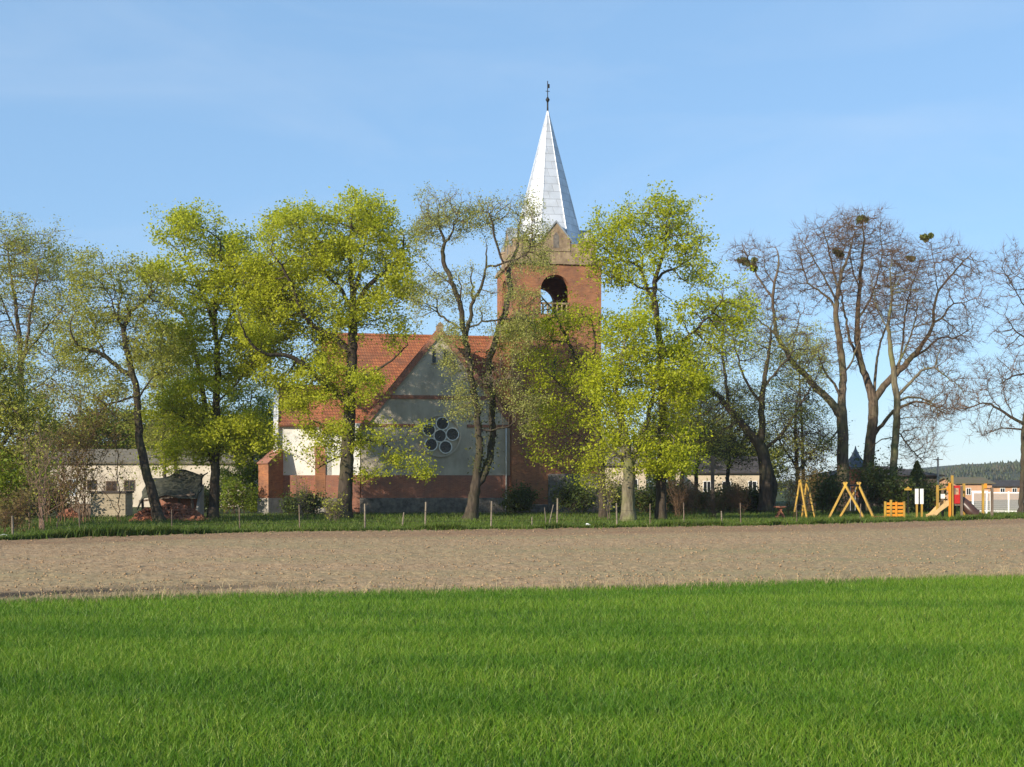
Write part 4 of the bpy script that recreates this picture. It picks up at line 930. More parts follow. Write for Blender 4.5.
tree('bare_tree', 'tallest bare tree with mistletoe and thick forking trunk between the swings', 'tree', 96,
  [[(864,520,0.554),(866,495,0.504),(868,470,0.462),(870,445,0.420),(873,420,0.403),(873,400,0.386),(867,380,0.286),(860,360,0.252),(857,335,0.218),(858,310,0.185),(860,285,0.151),(862,260,0.118),(864,240,0.076),(862,218,0.034)],
   [(873,402,0.302),(885,385,0.277),(900,370,0.244),(912,357,0.210),(922,345,0.168),(932,328,0.134),(934,310,0.109),(938,292,0.092),(950,277,0.076),(962,263,0.059),(972,252,0.034)],
   [(932,322,0.101),(942,318,0.084),(950,306,0.067),(962,303,0.050),(978,298,0.025)], [(912,357,0.118),(925,350,0.092),(940,338,0.067),(955,338,0.050),(968,330,0.025)],
   [(862,365,0.134),(850,340,0.109),(846,320,0.092),(842,300,0.076),(840,275,0.050),(845,245,0.025)], [(859,320,0.101),(870,300,0.084),(878,275,0.059),(882,250,0.042),(880,232,0.025)], [(873,400,0.126),(876,370,0.109),(880,345,0.084),(890,315,0.067),(893,290,0.042),(898,262,0.025)],
   [(900,370,0.101),(903,340,0.084),(906,310,0.067),(912,285,0.050),(920,262,0.025)], [(938,292,0.050),(936,272,0.042),(932,250,0.025)], [(870,440,0.168),(882,425,0.151),(893,412,0.126),(905,405,0.101),(922,402,0.076),(938,408,0.050),(950,414,0.025)], [(862,290,0.076),(852,268,0.059),(850,240,0.034)]],
  [(860,230,26,18,1),(880,245,22,24,.8),(850,270,24,26,.7),(900,265,24,26,.8),(940,260,24,20,.7),(965,270,18,20,.6),(925,290,26,26,.7),(965,310,22,16,.5),(890,305,26,26,.6),(950,340,26,18,.5),(870,310,22,28,.5),(935,405,26,20,.4)],
  seed=47, n_clump=190, per=9, clump_r=.9, tw_n=2.3, tw_len=.7, pexp=2.0, twig='twig_brown', bark='bark_grey', group=GR, mist=((861,220,8),(931,238,6),(910,258,5)))
tree('bare_tree', 'bare tree with straight greenish mossy trunk right of the swings', 'tree', 92,
  [[(892,521,.40),(893,490,0.302),(894,460,0.286),(896,430,0.277),(897,400,0.260),(894,375,0.218),(891,350,0.185),(888,325,0.134),(892,300,0.092),(890,275,0.050),(893,255,0.025)],
   [(896,395,0.134),(908,385,0.118),(920,372,0.092),(935,368,0.067),(950,380,0.042)], [(896,400,0.101),(912,397,0.084),(930,402,0.067),(942,412,0.050),(952,414,0.025)], [(894,375,0.084),(905,350,0.076),(914,325,0.059),(918,300,0.034)], [(889,330,0.067),(878,310,0.050),(872,285,0.034)],
   [(895,430,0.067),(908,445,0.050),(920,458,0.034),(930,456,0.017)], [(895,435,0.050),(880,440,0.042),(868,452,0.025)]],
  [(905,290,26,26,.7),(890,270,22,22,.6),(930,360,26,22,.7),(945,385,20,20,.6),(915,330,24,24,.6),(915,445,22,18,.5),(880,300,20,24,.5),(925,420,22,20,.4)],
  seed=53, n_clump=110, per=9, clump_r=.85, tw_n=2.3, tw_len=.7, pexp=2.0, twig='twig_brown', bark='bark_moss', group=GR)
tree('bare_tree', 'slender bare tree cut by the right edge with wide level branches', 'tree', 88,
  [[(1021,520,0.218),(1022,490,0.185),(1023,460,0.168),(1024,425,0.160),(1028,390,0.134),(1032,350,0.101),(1030,310,0.067),(1026,280,0.034)],
   [(1024,424,0.118),(1010,416,0.101),(998,409,0.084),(988,403,0.067),(976,405,0.042),(962,411,0.025)], [(1024,430,0.076),(1010,428,0.059),(995,430,0.042),(982,436,0.025)], [(1029,370,0.076),(1015,376,0.059),(1000,384,0.042)], [(1031,345,0.067),(1015,330,0.050),(1005,315,0.025)], [(1031,320,0.059),(1015,290,0.042),(1002,268,0.025)], [(998,409,0.042),(990,395,0.029),(986,375,0.017)], [(1010,416,0.042),(1004,395,0.029),(1002,372,0.017)]],
  [(1010,275,16,22,.6),(985,385,22,24,.7),(965,405,16,12,.4),(1010,375,20,30,.7),(990,430,18,10,.35),(1045,330,24,60,1),(1012,330,18,24,.4),(1050,410,26,24,.5)],
  seed=59, n_clump=100, per=9, clump_r=.8, tw_n=2.2, tw_len=.65, twig='twig_brown', bark='bark_dark', group=GR)
# the second row, behind
tree('young_tree', 'thin pole tree with sparse leaves, left of the pair behind the collapsed shed', 'tree', 96,
  [[(165,518,.16),(165,470,.14),(164,430,.12),(163,390,.09),(160,350,.05)]], [(160,370,24,40,1),(150,410,26,24,.6),(170,440,24,20,.5)],
  seed=62, n_clump=60, per=7, leaf='lf_olive', lpn=1.4, lsize=.16, tw_n=1.3, group=GR)
tree('young_tree', 'thin pole tree with sparse leaves, right of the pair behind the collapsed shed', 'tree', 100,
  [[(176,517,.17),(176,470,.15),(175,430,.12),(177,390,.09),(179,350,.05)]], [(180,375,26,40,1),(185,415,26,24,.7),(172,445,24,18,.5)],
  seed=67, n_clump=60, per=7, leaf='lf_olive', lpn=1.5, lsize=.16, tw_n=1.3, group=GR)
tree('leafy_tree', 'mid green tree filling the gap between the shed and the chancel', 'tree', 104,
  [[(252,516,.22),(252,480,.18),(251,440,.13),(250,410,.08),(252,390,.04)]], [(250,405,22,22,1),(240,440,24,22,1),(262,440,18,26,.9),(250,475,22,14,.6)],
  seed=71, n_clump=75, per=8, leaf='lf_green', lpn=2.6, lsize=.2, lspread=.3, group=GR)
tree('young_tree', 'pale yellow green young tree seen behind the dark bare tree', 'tree', 118,
  [[(803,512,.20),(803,470,.17),(802,430,.14),(800,390,.10),(800,350,.05)]], [(802,350,20,20,1),(790,375,16,20,.6),(815,365,14,18,.5)],
  seed=73, n_clump=55, per=7, leaf='lf_pale', lpn=.7, lsize=.2, tw_n=1.0, twig='twig_grey', clump_r=1.3, group=GR)
tree('thicket_tree', 'dense dark twiggy tree right of the twin dark trunk', 'tree', 100,
  [[(798,516,.24),(798,480,.20),(796,450,.16),(795,420,.10),(798,395,.05)], [(797,470,.1),(815,450,.07),(826,435,.04)], [(797,465,.1),(782,445,.07),(775,425,.04)]],
  [(795,410,28,22,1),(810,440,24,24,1),(785,445,24,24,.8),(800,475,26,18,.7)],
  seed=79, n_clump=80, per=8, leaf='lf_dark', lpn=.4, lsize=.16, tw_n=2.4, tw_len=.7, group=GR)
for i,(px,d,top,lab,sd_) in enumerate(((697,100,385,'thin dark tree, leftmost of the three behind the maples and cross',83),(729,104,400,'thin dark ivy clad tree right of the wooden cross',89),(683,96,395,'slim reddish brown tree beside the lime green maple',97))):
    tree('young_tree', lab, 'tree', d, [[(px,517,.20),(px-1,480,.17),(px+2,445,.14),(px+3,415,.09),(px+5,top,.05)],[(px,470,.08),(px+14,440,.06),(px+22,415,.03)],[(px,460,.08),(px-12,430,.05),(px-18,410,.03)]],
      [(px+2,top+10,26,26,1),(px+12,top+40,24,24,.8),(px-12,top+42,22,24,.7)], seed=sd_, n_clump=75, per=8, tw_n=2.0, tw_len=.6,
      leaf='lf_dark' if i==1 else 'lf_olive', lpn=.9 if i==1 else .5, lsize=.15, group=GR)
BT='background trees behind the buildings'
for i,(px,d,top,hw,lf,lab) in enumerate((
  (60,132,425,34,'lf_olive','hazy olive tree above the left end of the barn roof'),
  (112,134,412,34,'lf_green','rounded green tree above the middle of the barn roof'),
  (150,136,420,30,'lf_olive','olive tree above the barn roof behind the leaning tree'),
  (196,134,410,34,'lf_olive','olive tree above the right part of the barn roof'),
  (248,132,418,30,'lf_green','green tree at the right end of the barn roof'),
  (610,134,440,26,'lf_olive','olive tree behind the cream house'),
  (668,140,425,32,'lf_olive','olive tree between the cream house and the tan house'),
  (712,142,430,32,'lf_dark','dark tree behind the left part of the tan house'),
  (750,142,436,30,'lf_olive','olive tree behind the right part of the tan house'),
  )):
    tree('background_tree', lab, 'tree', d, [[(px,509,.20),(px+1,480,.17),(px-2,455,.12),(px+2,top+8,.05)],[(px,478,.1),(px+14,458,.07),(px+20,440,.04)],[(px,480,.1),(px-14,460,.07),(px-20,442,.04)]],
      [(px,top+18,hw*.8,20,1),(px+hw*.4,top+36,hw*.6,22,.8),(px-hw*.4,top+38,hw*.6,22,.8)], seed=300+i, n_clump=60, per=7, clump_r=1.1, leaf=lf, lpn=1.1, lsize=.34, lspread=.4, tw_n=1.5, tw_len=.8, group=BT)
# saplings and shrubs along the verge
SG='shrubs along the verge'
shrub('bare_shrub','tall olive brown shrub thick with buds at the left of the barn','shrub',70,68,6.2,7.2,101,n_stem=26,leaf='lf_russet',lpn=1.6,lsize=.13,lspread=.22,tw_n=2.2,tw_len=.55,branch=9,stem_r=.03,group=SG)
shrub('bare_shrub','pale pinkish stemmed shrub standing at the left verge','shrub',37,56,1.9,5.2,103,n_stem=12,twig='twig_pink',leaf='lf_olive',lpn=.8,lsize=.10,tw_n=1.4,stem_r=.025,group=SG)
shrub('leafy_shrub','green leafy shrub under the left edge tree','shrub',8,58,3.6,3.4,107,n_stem=16,leaf='lf_green',lpn=3,lsize=.15,group=SG)
shrub('bare_shrub','low brown brushwood at the far left verge','shrub',12,52,2.6,1.8,109,n_stem=22,leaf='lf_russet',lpn=.6,tw_n=2,stem_r=.012,group=SG)
shrub('bare_shrub','thin young sapling cluster right of the block shed','shrub',130,84,1.6,4.2,113,n_stem=5,leaf='lf_olive',lpn=.7,group=SG)
shrub('bare_shrub','thin sapling standing before the barn windows','shrub',83,78,.9,4.8,127,n_stem=3,leaf='lf_russet',lpn=.5,stem_r=.03,group=SG)
shrub('leafy_shrub','low green bush between the maple trunk and chancel buttress','shrub',238,88,3.2,2.3,131,n_stem=18,leaf='lf_green',lpn=2.4,lsize=.16,group=SG)
shrub('bare_shrub','thin bare bush in front of the chancel wall','shrub',303,72,1.3,2.7,137,n_stem=9,leaf='lf_olive',lpn=.5,twig='twig_grey',group=SG)
shrub('bare_shrub','small dry bush beside the thick maple trunk','shrub',332,70,1.4,1.5,139,n_stem=12,leaf='lf_olive',lpn=.8,twig='twig_grey',group=SG)
shrub('bare_shrub','reddish bare brush left of the wooden cross','shrub',677,78,1.8,2.6,149,n_stem=13,twig='twig_brown',group=SG)
shrub('bare_shrub','reddish bare brush at the foot of the wooden cross','shrub',713,76,1.9,2.0,151,n_stem=16,twig='twig_brown',group=SG)
shrub('bare_shrub','sparse brown bush beside the small wooden table','shrub',789,82,1.4,2.7,157,n_stem=10,twig='twig_brown',leaf='lf_russet',lpn=.5,group=SG)
shrub('bare_shrub','thin grey bush right of the tower foot','shrub',610,72,1.1,2.9,163,n_stem=8,twig='twig_grey',leaf='lf_olive',lpn=1.2,group=SG)
shrub('leafy_shrub','dark green bush behind the climbing frame','shrub',826,88,2.4,2.6,167,n_stem=20,leaf='lf_dark',lpn=3.5,lsize=.16,lspread=.22,group=SG)
shrub('leafy_shrub','tall dark green bush behind the swings','shrub',878,90,3.4,3.6,173,n_stem=26,leaf='lf_dark',lpn=3.5,lsize=.16,lspread=.22,group=SG)
shrub('leafy_shrub','dark green bush behind the orange play panel','shrub',899,88,2.0,2.4,179,n_stem=18,leaf='lf_dark',lpn=3.5,lsize=.16,lspread=.22,group=SG)
shrub('leafy_shrub','brownish green bush left of the play tower','shrub',812,92,2.2,3.4,181,n_stem=16,leaf='lf_russet',lpn=1.6,lsize=.14,group=SG)
shrub('leafy_shrub','low dark green bush beneath the conifer','shrub',932,90,2.4,2.2,191,n_stem=18,leaf='lf_dark',lpn=3.2,lsize=.16,group=SG)
conifer('conifer','small olive green conifer beside the dark shed','tree',917,92,3.6,4.0,193,n=6500,leaf='lf_conifer')
shrub('leafy_shrub','dark hedge bush under the maples right of the tower','shrub',648,90,4.2,1.7,197,n_stem=26,leaf='lf_dark',lpn=3.0,lsize=.16,group=SG)
for i,(px,d,w_,h_,lf,lab) in enumerate((
  (622,92,2.6,2.0,'lf_dark','dark undergrowth bush right of the tower foot'),(672,88,3.0,2.0,'lf_dark','dark undergrowth bush left of the slim reddish tree'),
  (726,92,3.2,1.7,'lf_dark','dark undergrowth bush right of the wooden cross'),(752,94,2.8,1.6,'lf_dark','dark undergrowth bush at the foot of the twin dark trunk'),
  (690,86,2.2,2.4,None,'tangle of bare twigs left of the wooden cross'),(737,88,2.4,2.4,None,'tangle of bare twigs right of the wooden cross'),
  (205,92,3.0,1.6,'lf_dark','dark undergrowth bush behind the maple left of the church'),(110,92,3.2,2.8,None,'tangle of bare twigs behind the block shed'),
  (52,80,3.0,2.2,'lf_russet','brown undergrowth bush left of the low grey wall'),(26,74,3.0,2.0,'lf_dark','dark undergrowth bush behind the left edge trees'),
  (300,86,3.2,1.1,'lf_dark','low dark bush at the foot of the chancel wall'),
  (520,88,2.0,1.5,'lf_dark','dark bush added to deepen the shade beside the drainpipe at the tower foot'),(575,87,3.4,1.9,'lf_dark','dark bush added to deepen the shade against the stone foot of the tower'),  # both dark bushes are added to darken the foot of the tower
  (258,92,2.0,1.3,'lf_green','low green bush against the chancel buttress'))):
    shrub('undergrowth_bush',lab,'bush',px,d,w_,h_,400+i,n_stem=24,leaf=lf,lpn=3.0,lsize=.15,lspread=.22,tw_n=2.5,tw_len=.5,stem_r=.014,twig='twig_dark' if lf else 'twig_brown',group='undergrowth beneath the trees')
shrub('leafy_shrub','dark hedge bush between the thin trees and the cross','shrub',700,94,4.4,1.5,199,n_stem=26,leaf='lf_dark',lpn=3.0,lsize=.16,group=SG)

# ------------------------------------------------------------------ buildings behind
def window(parent, x0, x1, z0, z1, y, frame='white', glass='glass', bars=1, out=-1):
    """frame with its pane, set on a wall whose outer face is at y"""
    t=.07; f=MB()
    f.box(x0,x1,y+out*.05,y,z0,z0+t); f.box(x0,x1,y+out*.05,y,z1-t,z1); f.box(x0,x0+t,y+out*.05,y,z0+t,z1-t); f.box(x1-t,x1,y+out*.05,y,z0+t,z1-t)
    for i in range(bars):
        c=x0+(x1-x0)*(i+1)/(bars+1); f.box(c-.025,c+.025,y+out*.045,y,z0+t,z1-t)
    o=f.build('window',M[frame],parent); MB().box(x0+t,x1-t,y+out*.012,y-out*.001,z0+t,z1-t).build('pane',M[glass],o); return o
def house(name,label,px0,px1,d,zw,zr,depth,wall,roof,wins,cat='building',hip=0.0,over=.35,rz=0.0):
    x0,x1=GX(px0,d),GX(px1,d); w=x1-x0
    h=empty(name,label,cat,((x0+x1)/2,d,0),rz)
    b=MB(); b.prismx([(0,-.3),(depth,-.3),(depth,zw),(depth/2,zr-.1),(0,zw)],-w/2,w/2) if not hip else b.box(-w/2,w/2,0,depth,-.3,zw)
    b.build('wall',M[wall],h)
    r=MB(); o=over; dz=(zr-zw)/(depth/2)*o; hh=hip*depth/2
    r.slab((-w/2-o,-o,zw-dz),(w/2+o,-o,zw-dz),(w/2+o-hh,depth/2,zr),(-w/2-o+hh,depth/2,zr),.14)
    r.slab((-w/2-o+hh,depth/2,zr),(w/2+o-hh,depth/2,zr),(w/2+o,depth+o,zw-dz),(-w/2-o,depth+o,zw-dz),.14)
    if hip:
        r.add([(w/2+o,-o,zw-dz),(w/2+o,depth+o,zw-dz),(w/2+o-hh,depth/2,zr+.13)],[(0,1,2)]); r.add([(-w/2-o,depth+o,zw-dz),(-w/2-o,-o,zw-dz),(-w/2-o+hh,depth/2,zr+.13)],[(0,1,2)])
    r.build('roof',M[roof],h)
    for wn_ in wins:
        a0,a1=[GX(p,d)-(x0+x1)/2 for p in wn_[:2]]; z1,z0=[EYE+(HOR-y)/F_PX*d for y in wn_[2:4]]
        window(h,a0,a1,z0,z1,0.0,*(wn_[4:]))
    return h
M['greyglass']=mat('pale_window_pane',(0.40,0.45,0.50),(0.30,0.35,0.40),3,.2,spec=.5)
M['brownroof']=mat('weathered_brown_roof',(0.21,0.175,0.12),(0.13,0.11,0.08),1.2,.95,.3,5)
M['greenroof']=mat('greenish_roof',(0.16,0.12,0.08),(0.13,0.12,0.06),1.2,.95,.3,5)
house('barn','long low whitewashed barn with small dark windows seen behind the left trees',50,246,118,4.35,5.7,9,'barnwall','brownroof',
  [(87,97,480,490,'oldwood'),(106,117,481,491,'oldwood'),(124,135,480,491,'oldwood'),(68,77,479,496,'white','greyglass'),(219,227,482,493,'oldwood')],'barn')
house('cream_house','pale cream house wall glimpsed through the maple beside the tower',600,646,120,4.2,6.0,8,'cream','brownroof',[(630,638,479,490)],'house')
house('tan_house','low tan house with white framed windows behind the wooden cross',686,768,128,3.5,5.2,8,'cream','darkroof',[(703,711,481,492),(722,731,481,492),(748,757,481,492)],'house')
house('dark_shed','long dark shed with low black roof behind the bare trees',834,938,118,3.1,3.95,9,'oldwood','darkroof',[],'shed',hip=.9,over=.5)
house('peach_house','small peach coloured house catching the sun behind the white fence',957,992,160,2.35,3.1,8,'peach','greenroof',[(966,971,488,495)],'house')
house('long_barn','long low building with dark brown roof at the right edge',985,1075,175,1.95,2.75,9,'peach','darkroof',[(1000,1005,488,494),(1012,1017,488,494)],'barn')

# block shed, slab and rubble on the left
x0,x1=GX(91,81),GX(125,81)
bs=empty('block_shed','small square shed of tan concrete blocks with flat dark lid','shed',((x0+x1)/2,81,0),R(4)); w=(x1-x0)/2
MB().box(-w,w,0,2.0,-.1,1.62).build('wall',brickmat('concrete_blocks',(.42,.35,.25),(.36,.30,.21),(.25,.21,.15),bw=.5,bh=.25,stain=(.2,.17,.12)),bs)
MB().box(-w-.08,w+.08,-.1,2.1,1.62,1.74).build('roof',M['darkroof'],bs)
x0,x1=GX(66,84),GX(91,84)
ls=empty('low_wall','low grey wall with pale coping left of the block shed','wall',((x0+x1)/2,84,0)); w=(x1-x0)/2
MB().box(-w,w,0,.3,-.1,.85).build('wall_body',M['oldwood'],ls); MB().box(-w-.05,w+.05,-.08,.38,.85,.98).build('coping',M['concrete'],ls)

def rubble(name,label,px,d,w,h,dp,n,seed,m,cat='brick pile'):
    rg=random.Random(seed); mb=MB(); cx=GX(px,d)
    for i in range(n):
        u=rg.uniform(-1,1); v=rg.uniform(-1,1); hm=max(0,1-(u*u+v*v)**.8)
        z=hm*h*rg.uniform(.2,1.0)+.03; a=rg.uniform(0,6.28); t=rg.uniform(-.6,.6)
        Mx=Matrix.Translation((u*w/2,v*dp/2,z))@Matrix.Rotation(a,4,'Z')@Matrix.Rotation(t,4,'X')
        lx,ly,lz=.14*rg.uniform(.6,1.6),.07*rg.uniform(.7,1.4),.045*rg.uniform(.8,1.5)
        mb.add([Mx@Vector((sx*lx,sy*ly,sz*lz)) for sx,sy,sz in ((-1,-1,-1),(1,-1,-1),(1,1,-1),(-1,1,-1),(-1,-1,1),(1,-1,1),(1,1,1),(-1,1,1))],
          [(3,2,1,0),(4,5,6,7),(0,1,5,4),(1,2,6,5),(2,3,7,6),(3,0,4,7)])
    o=mb.build(name,m); o.location=(cx,d,0); tag(o,label,cat,kind='stuff'); return o
M['rub']=mat('broken_brick',(0.34,0.13,0.07),(0.16,0.075,0.05),2.2,.95)
rubble('brick_rubble','heap of broken red bricks under the collapsed shed roof',172,73,4.2,1.1,2.2,900,5,M['rub'])
rubble('brick_rubble','small spill of orange red bricks left of the leaning trunk',146,71.5,1.5,.8,1.2,260,6,mat('orange_brick',(0.46,0.17,0.08),(0.26,0.10,0.06),2.2,.95))
rubble('brick_rubble','small stack of reddish bricks left of the block shed',69,79,1.3,.65,.8,150,8,M['rub'])
# collapsed shed: sagging mossy sheet roof over a broken frame
cs_=empty('collapsed_shed','collapsed shed with dark mossy sagging roof propped over brick rubble','shed',(GX(170,75.5),75.5,0))
nx_,ny_=34,22; V=[];q=[]
for j in range(ny_):
    for i in range(nx_):
        u=i/(nx_-1); v=j/(ny_-1); x=-1.85+3.7*u+.15*math.sin(v*7); y=-.9+2.6*v
        z=1.15+1.15*v+.55*u+.28*math.sin(u*4.2+v*2)+.35*float(vnoise(u*5,v*5,77,1.0))-.35*math.sin(math.pi*u)*math.sin(math.pi*v)
        if u<.08: z-= .45*(1-u/.08)
        if v<.06: z-=.25
        z+= .55*math.exp(-((u-.55)/.25)**2)*v
        V.append((x,y,z))
for j in range(ny_-1):
    for i in range(nx_-1): q.append((j*nx_+i,j*nx_+i+1,(j+1)*nx_+i+1,(j+1)*nx_+i))
ro=link_mesh('sagging_roof',np_mesh('sagging_roof',V,q),M['moss'],cs_,smooth=True); sm=ro.modifiers.new('thickness','SOLIDIFY'); sm.thickness=.07
for a,b_ in (((-1.5,-.6,0),(-1.55,-.6,1.3)),((1.6,-.5,0),(1.5,-.6,1.75)),((-1.5,1.4,0),(-1.5,1.4,2.1)),((1.6,1.4,0),(1.6,1.4,2.9)),((.2,1.4,0),(.2,1.4,2.7))):
    MB().bar(a,b_,.13).build('post',M['oldwood'],cs_)
MB().bar((-1.7,-.75,1.15),(1.75,-.7,1.6),.12).build('beam',M['oldwood'],cs_)
MB().box(-1.6,1.7,1.5,1.65,-.1,2.0).build('back_wall',M['brick2'],cs_); MB().prismx([(-.3,0),(1.5,0),(1.5,2.2),(.4,1.3)],1.62,1.76).build('side_wall',M['concrete'],cs_)

# ------------------------------------------------------------------ wire fence, posts, stakes
wf=empty('wire_fence','old wire fence on thin weathered posts along the edge of the bare soil','fence',(0,58,0))
posts=[(13,.95,'p'),(80,1.2,'o'),(172,1.1,'o'),(240,1.15,'o'),(300,1.25,'o'),(365,1.28,'p'),(425,1.35,'p'),(491,1.38,'p'),(557,1.5,'p'),(617,1.25,'p'),(650,1.2,'o'),(684,1.25,'o'),(722,.8,'p'),(741,1.2,'o'),(797,1.1,'o'),(860,1.1,'o')]
tops=[]
rg=random.Random(4)
for px,h_,k_ in posts:
    s=(px-512)/F_PX; y=40.0
    for _ in range(40): y=float(edge(FAR_EDGE, s*y))+.9
    x=s*y; lean=rg.uniform(-.05,.05); tx=x+lean
    MB().tube((x,y-58,-.1),(tx,y-58,h_),.045 if k_=='p' else .03,.038 if k_=='p' else .025,7).build('post',M['palewood'] if k_=='p' else M['oldwood'],wf)
    tops.append((x,y-58,h_,tx))
for lv in (.45,.9):
    mb=MB()
    for a,b_ in zip(tops[:-1],tops[1:]):
        p=Vector((a[0]+(a[3]-a[0])*lv/a[2],a[1]-.05,min(lv,a[2]-.05))); q_=Vector((b_[0]+(b_[3]-b_[0])*lv/b_[2],b_[1]-.05,min(lv,b_[2]-.05))); mid=(p+q_)/2-Vector((0,0,.05))
        mb.tube(p,mid,.005,n=4); mb.tube(mid,q_,.005,n=4)
    mb.build('wire',M['iron'],wf)
def stake(label,px,d,h_,lx,r=.035):
    o=MB().tube((0,0,-.1),(lx,0.1,h_),r,r*.7,6).build('stake',M['palewood']); o.location=(GX(px,d),d,0); tag(o,label,'stake',group='loose stakes in the verge'); return o
stake('short upright stake left of the leaning stakes',532,60,.55,.0)
stake('pale stake leaning to the right before the tower',548,61.5,1.15,.28)
stake('thin dark stake leaning to the left before the tower',546.5,61.8,1.0,-.1,.025)
stake('crooked pale stake in the verge right of the thick maple trunk',402,62,.75,.09,.045)
def scrap(label,px,d,sx,sz,seed):
    rg=np.random.RandomState(seed); bm=bmesh.new(); bmesh.ops.create_icosphere(bm,subdivisions=2,radius=1)
    for v in bm.verts: v.co=Vector((v.co.x*sx,v.co.y*sx*.7,v.co.z*sz))*(.8+.45*rg.rand())
    me=bpy.data.meshes.new('litter'); bm.to_mesh(me); bm.free(); o=link_mesh('litter',me,M['paper']); o.location=(GX(px,d),d,sz*.8); tag(o,label,'litter'); return o
scrap('white scrap of litter lying before the white gable',449,60.5,.13,.10,1)
scrap('white scrap of litter lying before the tower foot',588,60.3,.15,.13,2)
scrap('pale scrap lying at the far left end of the bare soil',4,49,.2,.09,3)

# wooden cross in the churchyard
cr_=empty('wooden_cross','tall plain dark wooden cross standing among the thin trees','cross',(GX(712.6,88),88,0))
MB().box(-.12,.12,-.1,.1,-.1,4.3).build('upright',M['oldwood'],cr_); MB().box(-.72,.72,-.08,.08,3.35,3.55).build('crossbar',M['oldwood'],cr_)
# grey fence in front of the tan house
def panel_fence(name,label,px0,px1,d0,d1,h_,n,mp_,mi_,infill):
    p0=Vector((GX(px0,d0),d0,0)); p1=Vector((GX(px1,d1),d1,0)); dr=(p1-p0); L_=dr.length; o=empty(name,label,'fence',p0,math.atan2(dr.y,dr.x))
    for i in range(n+1):
        x=L_*i/n; MB().box(x-.06,x+.06,-.05,.05,-.1,h_+.06).build('post',M[mp_],o)
    for i in range(n):
        a=L_*i/n+.06; b_=L_*(i+1)/n-.06; f=MB(); f.box(a,b_,-.03,.03,h_-.09,h_); f.box(a,b_,-.03,.03,.12,.21); po=f.build('panel_frame',M[mp_],o)
        g_=MB()
        if infill=='bars':
            m=int((b_-a)/.07)
            for k in range(1,m): xx=a+(b_-a)*k/m; g_.box(xx-.020,xx+.020,-.012,.012,.21,h_-.09)
            for k in range(1,9): zz_=.21+(h_-.3)*k/9; g_.box(a,b_,-.020,-.013,zz_-.018,zz_+.018)
        else:
            m=int((b_-a)/.16)
            for k in range(m): xx=a+(b_-a)*(k+.5)/m; g_.box(xx-.07,xx+.07,.031,.05,.05,h_)
        g_.build('infill',M[mi_],po)
    return o
panel_fence('board_fence','grey board fence in front of the tan house',640,775,112,112,1.5,9,'oldwood','concrete','boards')
panel_fence('white_fence','white framed fence with grey mesh panels at the right edge',973,1045,92,90,1.62,4,'fencewhite','mesh','bars')
lw=empty('fence_footing','low white kerb wall under the white fence','wall',(GX(1009,91),91.2,0)); MB().box(-2.9,2.9,-.1,.1,-.1,.12).build('kerb',M['fencewhite'],lw); MB().box(-2.95,2.95,-.13,.13,.12,.16).build('coping',M['concrete'],lw)
# utility pole
up=empty('utility_pole','thin grey utility pole rising behind the slides','pole',(GX(938,115),115,0))
MB().tube((0,0,-.2),(0,0,4.85),.13,.09,8).build('pole',M['concrete'],up); MB().bar((-.45,0,4.6),(.45,0,4.6),.07).build('crossarm',M['oldwood'],up)

# ------------------------------------------------------------------ playground
def pz(y,d): return EYE+(HOR-y)/F_PX*d
D=77.0
# climbing frame: two A-frames with rungs joined by a beam
cf=empty('climbing_frame','yellow timber climbing frame of two A shaped ladders','climbing frame',(GX(804,D),D,0))
def lx(px,d=D,c=804): return GX(px,d)-GX(c,d)
for (f,y,bl,br,ap,zt_) in ((0,-.5,793,804,798.5,2.50),(1,.6,805.5,816.5,809.5,2.42)):
    for s,bx in ((0,bl),(1,br)):
        lg=MB().bar((lx(bx),y-.35 if s else y+.35,-.05),(lx(ap),y,zt_),.11).build('leg',M['yellow'],cf)
    for k in range(1,5):
        t=k/5.5; MB().tube((lx(bl)+(lx(ap)-lx(bl))*t,y+.35*(1-t),zt_*t),(lx(br)+(lx(ap)-lx(br))*t,y-.35*(1-t),zt_*t),.025,n=6).build('rung',M['iron'],cf)
MB().bar((lx(797),-.6,2.40),(lx(811),.7,2.32),.10).build('top_beam',M['yellow'],cf)
for z in (1.5,.9): MB().tube((lx(801),-.55,z),(lx(808),.6,z),.03,n=6).build('brace',M['iron'],cf)
# swing: two A-frames, steel bar, one seat on ropes
sw=empty('swing_set','yellow timber swing with crossed legs and pale ropes','swing',(GX(852,D),D,0)); c=852
zt_=2.15
A1=Vector((lx(845,D,c),-.1,zt_)); A2=Vector((lx(863,D,c),.9,zt_))
for nm,(a,b_) in enumerate((((829.5,.3),(0,0)),((860.5,-1.0),(0,0)),((846,1.6),(1,0)),((875.5,.2),(1,0)))):
    apx=A1 if b_[0]==0 else A2; p=Vector((lx(a[0],D,c),a[1],-.05)); e=apx+(apx-p).normalized()*.22
    MB().bar(p,e,.13).build('leg',M['yellow'],sw)
MB().tube(A1+Vector((0,0,-.02)),A2+Vector((0,0,-.02)),.06,n=8).build('crossbar',M['iron'],sw)
m1=A1.lerp(A2,.36); m2=A1.lerp(A2,.72)
for m_ in (m1,m2): MB().tube(m_,(m_.x,m_.y,.5),.018,n=5).build('rope',M['rope'],sw)
MB().bar((m1.x-.05,m1.y,.5),(m2.x+.05,m2.y,.5),.16,.05).build('seat',M['iron'],sw)
